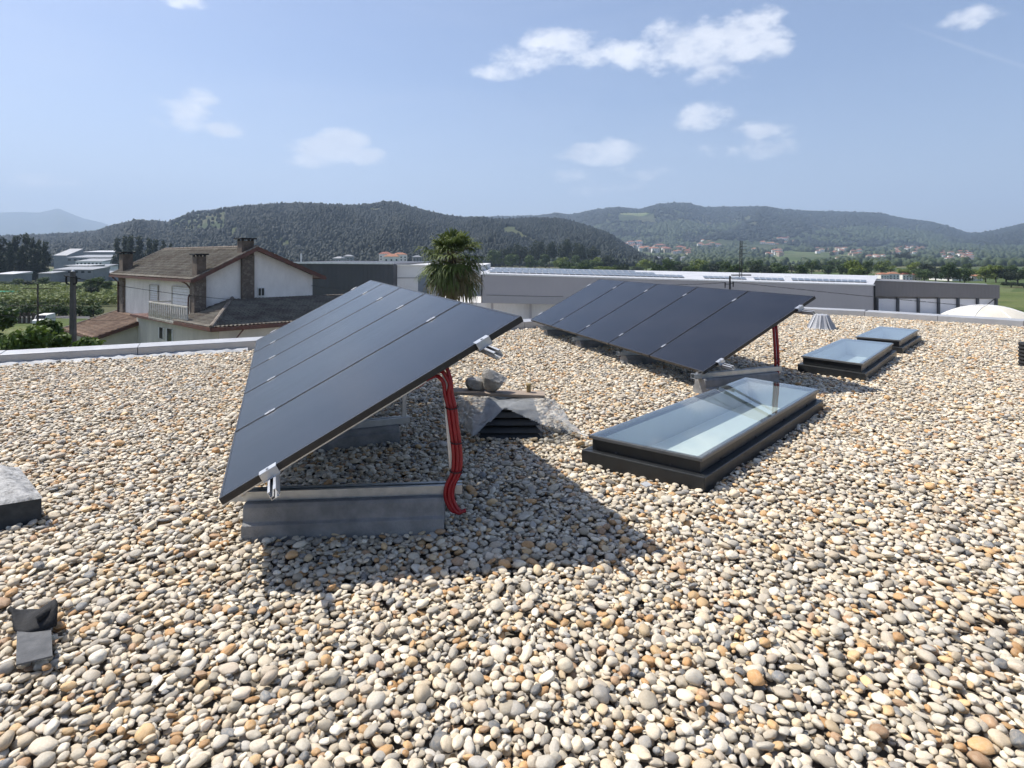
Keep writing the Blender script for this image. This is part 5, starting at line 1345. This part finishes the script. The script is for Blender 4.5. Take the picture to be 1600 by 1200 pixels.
# white dome beyond the right parapet
Dd = 24.0; cx_ = at(1543,0,Dd).x; cz_ = -3.30; RD = 2.88
dm = empty('white_dome', (cx_, Dd, GZ), 'cream white membrane dome rising just beyond the right parapet', 'dome')
vs = []; fs = []; nu, nv = 48, 16
for i in range(nv+1):
    ph = math.pi/2*i/nv
    for j in range(nu): a = 2*math.pi*j/nu; vs.append((cx_+RD*math.cos(ph)*math.cos(a), Dd+RD*math.cos(ph)*math.sin(a), cz_+RD*math.sin(ph)))
for i in range(nv):
    for j in range(nu): fs.append((i*nu+j, i*nu+(j+1)%nu, (i+1)*nu+(j+1)%nu, (i+1)*nu+j))
m = MB(); m.add(vs, fs); m.build('membrane', simple('dome_membrane', (.62,.58,.49), (.54,.50,.42), 1.2, .7), dm, smooth=True)
m = MB(); m.tube([(cx_,Dd,GZ),(cx_,Dd,cz_)], RD*.99, 40); m.build('drum_wall', M['plaster'], dm)
for k in range(8):
    a = R(-100)+k*math.pi/4; m = MB(); m.tube([(cx_+(RD+.004)*math.cos(p)*math.cos(a), Dd+(RD+.004)*math.cos(p)*math.sin(a), cz_+(RD+.004)*math.sin(p)) for p in [R(x) for x in range(0, 91, 6)]], .022, 5); m.build('seam', M['white_paint'], dm)
# lattice antenna mast on the white roof
Ya = 84; p = at(1157,430,Ya); q = at(1158,376,Ya)
r = empty('antenna_mast', (p.x, Ya, p.z), 'slim lattice antenna mast standing on the long white roof', 'antenna mast')
m = MB()
for sx_ in (-.16,.16):
    for sy_ in (-.12,.12): m.beam((p.x+sx_,Ya+sy_,p.z-.3),(q.x+sx_*.8,Ya+sy_*.8,q.z),.045,.045)
for k in range(14): z_ = p.z+(q.z-p.z)*k/14; s_ = 1 if k % 2 else -1; m.beam((p.x-.16*s_,Ya-.12,z_),(p.x+.16*s_,Ya-.12,z_+(q.z-p.z)/14),.03,.03)
m.build('lattice', M['rubber_dark'], r)
for k, z_ in enumerate((.35,.8,1.3,1.8)):
    m = MB(); m.beam((q.x-.1,Ya-.1,q.z-z_),(q.x+.75,Ya-.1,q.z-z_),.05,.05); m.build('antenna_arm', M['rubber_dark'], r)
m = MB(); m.box((p.x+.1,Ya,p.z+.02),(2.6,.6,.16)); m.build('foot_beam', M['rubber_dark'], r)
# pole with insulators in front of the fascia and the twisted cable
Yq = 40; zq = zpy(431,Yq); xq = at(1140.5,0,Yq).x
r = empty('utility_pole', (xq, Yq, GZ), 'dark pole with insulators seen above the farther solar array', 'utility pole')
m = MB(); m.tube([(xq,Yq,GZ),(xq,Yq,zq)], [.13,.06], 8); m.build('shaft', M['rubber_dark'], r)
for dx, dz in ((-.34,-.55),(.20,-.5)):
    m = MB(); m.tube([(xq+dx,Yq-.05,zq+dz-.25),(xq+dx,Yq-.05,zq+dz+.12)], [.035,.05], 7); m.beam((xq,Yq,zq+dz),(xq+dx,Yq-.05,zq+dz),.04,.04); m.build('insulator', M['rubber_dark'], r)
m = MB(); m.tube([(xq+.06,Yq-.05,zq-.1),(xq+.20,Yq-.05,zq-.15)], .04, 6); m.build('bracket', M['white_paint'], r)
def twisted(a, b_, sag, label, n=60):
    a, b_ = Vector(a), Vector(b_); m = MB()
    for ph in (0, math.pi):
        m.tube([a.lerp(b_, k/n)-Vector((0,0,sag*4*(k/n)*(1-k/n)))+Vector((0,.02*math.cos(k*1.3+ph),.02*math.sin(k*1.3+ph))) for k in range(n+1)], .010, 4)
    return tag(m.build('overhead_wire', M['rubber_dark'], None), label, 'wire', 'overhead wires')
twisted((xq+.22,Yq-.05,zq-.42), at(1625,488,26), .05, 'twisted black cable running from the pole to the right over the doors and dome')
twisted((xq-.34,Yq-.05,zq-.45), at(985,444,44), .1, 'twisted cable leaving the pole to the left behind the farther array')
wire(at(760,461,58), at(880,463,60), .04, 'thin cable along the grey fascia between the arrays', .02)

# ------------------------------------------------------------------ far buildings
M['roof_orange'] = simple('orange_tiles', (.34,.15,.085), (.26,.12,.07), .4, .85)
M['roof_red'] = simple('red_tiles', (.27,.10,.065), (.20,.08,.055), .4, .85)
M['wall_far'] = simple('far_white_wall', (.82,.80,.76), (.72,.70,.66), .3, .85)
M['wall_cream'] = simple('far_cream_wall', (.50,.44,.34), (.42,.37,.29), .3, .85)
M['wall_grey'] = simple('far_grey_wall', (.24,.25,.26), (.19,.20,.21), .3, .85)
def small_house(kind, w=11, d=9, h=6.6):
    """far house in one mesh: walls, hipped roof, dark window openings"""
    wall, roof_ = {'white': ('wall_far','roof_orange'), 'cream': ('wall_cream','roof_red'), 'red': ('wall_far','roof_red'), 'grey': ('wall_grey','roof_grey')}[kind]
    m = MB(); x, y = w/2, d/2; m.hexa([(-x,-y,-4),(x,-y,-4),(x,y,-4),(-x,y,-4)], [(-x,-y,h),(x,-y,h),(x,y,h),(-x,y,h)])
    m.cur = 1; o_ = .5; rz_ = h+1.9; m.add([(-x-o_,-y-o_,h),(x+o_,-y-o_,h),(x+o_,y+o_,h),(-x-o_,y+o_,h),(-x*.4,0,rz_),(x*.4,0,rz_)], [(0,1,5,4),(1,2,5),(2,3,4,5),(3,0,4),(3,2,1,0)])
    m.cur = 2
    for k in range(3):
        for zz in (1.0, 3.4):
            cx_ = -x+w*(k+.5)/3; m.hexa([(cx_-.6,-y-.04,zz),(cx_+.6,-y-.04,zz),(cx_+.6,-y,zz),(cx_-.6,-y,zz)], [(cx_-.6,-y-.04,zz+1.3),(cx_+.6,-y-.04,zz+1.3),(cx_+.6,-y,zz+1.3),(cx_-.6,-y,zz+1.3)])
    o = m.build('house', [M[wall], M[roof_], M['window_dark']], None); o.location = (0,0,0)
    # origin at ground level
    for v in o.data.vertices: v.co.z += -4
    return o
HP = {}
def hill_z(key, px, v):
    h = HILLS[key]; Y = h['Yf']+(h['Yc']-h['Yf'])*v; return Y
def far_house(px, py, Y, s, kind, label, group):
    if kind not in HP: HP[kind] = small_house(kind); o = HP[kind]
    else: o = HP[kind].copy(); COL.objects.link(o)
    p = at(px, py, Y); o.location = p; o.scale = (s, s*.9, s*1.0); o.rotation_euler = (0, 0, random.uniform(-.5, .5)); tag(o, label, 'house', group); return o
# slope surface under the village: find distance where the view direction meets the rising floor
def hit(px, py):
    for Y in np.geomspace(250, 2040, 400):
        x = (px-HX)/F*Y
        if EYE-(py-HY)/F*Y <= gz(x, Y): return Y
    h = HILLS['B']
    for v in np.linspace(0, 1, 300):
        Y = h['Yf']+(h['Yc']-h['Yf'])*v; zf = gz((px-HX)/F*Y, h['Yf']); zc = EYE+(HY-float(h['sky'](px)))/F*h['Yc']
        if EYE-(py-HY)/F*Y <= zf+(zc-zf)*(.55*v+.45*(v*v*(3-2*v))): return Y
    return 2500
rh = random.Random(12)
CL_ = [ # px, py, spread x, spread y, count, size in pixels, kind list, where
 (990,386,14,3,5,7,['white','white','red'],'house at the upper left of the village right of the palm'),
 (1022,393,22,6,11,7,['white','cream','white'],'house in the main cluster of the village right of centre'),
 (1062,394,14,5,7,7,['white','white','cream'],'house just left of the antenna mast on the village slope'),
 (1050,410,24,3,5,7,['white','grey'],'low house at the foot of the village slope before the trees'),
 (1105,384,20,6,7,6,['red','cream','white'],'small house on the slope left of the antenna mast'),
 (1215,379,26,6,16,5,['white','cream','white','red'],'tiny pale house in the village right of the antenna mast'),
 (1200,398,26,4,8,6,['white','red','cream'],'small house beside the green terraces right of the antenna mast'),
 (1310,394,34,6,14,5,['white','cream','red'],'tiny house in the scattered hamlet above the right warehouse roof'),
 (1420,394,30,6,14,5,['white','cream','white'],'tiny house in the middle of the far right village'),
 (1495,402,24,8,18,5,['white','red','cream'],'tiny house at the foot of the right hill'),
 (1345,402,40,5,9,5,['cream','white'],'tiny house on the terraces left of the dark tree clump'),
]
for px, py, sx_, sy_, n, szp, kinds, lab in CL_:
    for k in range(int(n*1.4)):
        x_ = px+rh.uniform(-1,1)*sx_; y_ = py+rh.uniform(-1,1)*sy_; Y = hit(x_, y_); kd = rh.choice(kinds)
        far_house(x_, y_, Y, szp*rh.uniform(1.0,1.8)/F*Y/12, kd, {'white':'white-walled ','red':'red-roofed ','cream':'cream-walled ','grey':'grey-roofed '}[kd]+lab, 'village houses on the far slopes')
for px, py, Y, sz, kd, lab in ((530,413,560,17.2,'grey','grey-roofed white building above the dark warehouse roof edge'),(545,409,600,15.5,'grey','grey house behind another above the dark warehouse roof'),
    (602,408,520,20.6,'red','big red-roofed house on the slope above the warehouse, left of the palm'),(625,409,500,20.6,'white','orange-roofed house on the slope just left of the palm'),(652,410,500,15.5,'grey','pale grey house half hidden by the palm fronds'),(612,415,420,25.8,'white','low orange roof just above the warehouse edge, left of the palm'),
    (1378,438,260,17.2,'white','leftmost orange-roofed house right behind the brown warehouse'),(1394,437,262,17.2,'white','second orange-roofed house from the left behind the brown warehouse'),(1414,438,265,17.2,'red','reddish-roofed white house behind the middle of the brown warehouse'),(1430,438,268,15.5,'cream','rightmost cream house of the row behind the brown warehouse'),
    (1340,440,300,12,'white','low orange roof showing over the white roof edge, left of the orange row'),(1524,440,255,15.5,'white','white house with orange roof beside the long white shed, at the right'),(1512,439,250,8.6,'grey','small white tower-like house at the end of the long white shed')):
    far_house(px, py, Y, sz/F*Y/12, kd, lab, None)
# long white shed at right
def shed(x0, x1, yt, yb, Y, mat, roof_, label, cat='shed', dep=14, zbase=None, group=None, win=0):
    a, b_ = at(x0,0,Y).x, at(x1,0,Y).x; zt_, zb_ = zpy(yt,Y), zpy(yb,Y); zg = zbase if zbase is not None else min(gz(a,Y), zb_)-.5
    r = empty('shed' if cat == 'shed' else 'factory', ((a+b_)/2, Y, zg), label, cat, group)
    zw = zt_-(zt_-zb_)*.30
    m = MB(); m.hexa([(a,Y,zg),(b_,Y,zg),(b_,Y+dep,zg),(a,Y+dep,zg)], [(a,Y,zw),(b_,Y,zw),(b_,Y+dep,zw),(a,Y+dep,zw)]); m.build('wall', M[mat], r)
    m = MB(); m.add([(a-.3,Y-.3,zw+.01),(b_+.3,Y-.3,zw+.01),(b_+.3,Y+dep,zt_),(a-.3,Y+dep,zt_),(a-.3,Y+dep,zw+.01),(b_+.3,Y+dep,zw+.01)], [(0,1,2,3),(3,2,5,4),(0,3,4),(1,5,2),(0,4,5,1)]); m.build('roof', M[roof_], r)
    for k in range(win):
        f = (k+.5)/win; m = MB(); m.box((a+(b_-a)*f, Y-.05, zb_+(zw-zb_)*.62), ((b_-a)/win*.45, .1, (zw-zb_)*.28)); m.build('window', M['window_dark'], r)
    return r
shed(1488,1530,433,440,250,'wall_far','white_roof','long low white shed among the trees at the right')
shed(83,145,417,431,240,'wall_grey','roof_grey','white-roofed warehouse directly behind the utility pole top','factory',10,win=6)
shed(100,140,413.5,418,270,'wall_grey','white_roof','second bright roof just above the white-roofed warehouse behind the pole','factory',10)
shed(144,176,424,432,250,'wall_grey','roof_grey','grey shed between the pole and the villa chimney','factory',10,win=4)
shed(145,168,413,422,300,'wall_far','roof_grey','small white factory block with windows, left of the villa chimney','factory',8,win=4)
shed(84,104,388,425,520,'wall_grey','roof_grey','tall pale factory tower block right of the dark tree stand','factory',20)
shed(128,178,391,400,560,'wall_grey','white_roof','long grey factory with bright roof edge, farthest in the left valley','factory',25)
shed(104,176,398,412,500,'wall_grey','roof_grey','wide grey factory hall in the middle of the left valley','factory',25,win=8)
shed(118,160,404,418,430,'wall_far','roof_grey','pale low factory hall before the wide grey one','factory',16,win=7)
shed(-10,20,425,436,200,'wall_grey','white_roof','low shed with bright roof line at the left edge below the dark trees','shed',8)
shed(60,80,424,434,230,'wall_grey','roof_grey','small grey barn at the foot of the dark tree stand','shed',8)

# ------------------------------------------------------------------ haze
x0, x1, y0, y1, z0, z1 = -9000, 9500, -400, 11500, -30, 1150
m = MB(); m.hexa([(x0,y0,z0),(x1,y0,z0),(x1,y1,z0),(x0,y1,z0)], [(x0,y0,z1),(x1,y0,z1),(x1,y1,z1),(x0,y1,z1)])
hm = bpy.data.materials.new('haze'); hm.use_nodes = True; t = NT(hm.node_tree); t.n.remove(t.n['Principled BSDF'])
pv = t.n.new('ShaderNodeVolumePrincipled'); pv.inputs['Color'].default_value = (.56,.73,.97,1); pv.inputs['Density'].default_value = 1.6e-4; pv.inputs['Anisotropy'].default_value = .1
t.link(pv.outputs[0], t.n['Material Output'].inputs['Volume'])
tag(m.build('haze', hm, None), 'thin blue haze lying over the valley and the hills', 'haze', kind='stuff')

# say which tree of a group each one is
ORD = ['first','second','third','fourth','fifth','sixth','seventh','eighth','ninth','tenth','eleventh','twelfth','thirteenth','fourteenth','fifteenth','sixteenth']
for gname, base in (('tall trees at the left edge','tall dark evergreen of the stand at the left edge'),('trees behind the villa','dark tree of the clump behind the villa roof'),
                    ('field trees beyond the vineyard','low leafy tree between the sheds and the vineyard'),('trees right of the palm',None),('trees at the right beside the meadow',None),
                    ('dark clump in front of the village','dark tree of the clump before the far village'),('hedge trees along the lane','low dark hedge tree along the lane')):
    L_ = sorted([o for o in COL.objects if o.get('group') == gname], key=lambda o: o.location.x/o.location.y)
    for i, o in enumerate(L_):
        if i < 16: o['label'] = (base or o['label']).replace(', right of the palm','')+', '+ORD[i]+' from the left'
S.view_settings.view_transform = 'Standard'; S.view_settings.look = 'None'; S.view_settings.gamma = 1
S.view_settings.exposure = .6
S.cycles.volume_bounces = 0; S.cycles.use_adaptive_sampling = True; S.cycles.adaptive_threshold = .03; S.cycles.max_bounces = 6; S.cycles.diffuse_bounces = 2; S.cycles.glossy_bounces = 4; S.cycles.transmission_bounces = 6; S.cycles.transparent_max_bounces = 16
S.cycles.use_denoising = True
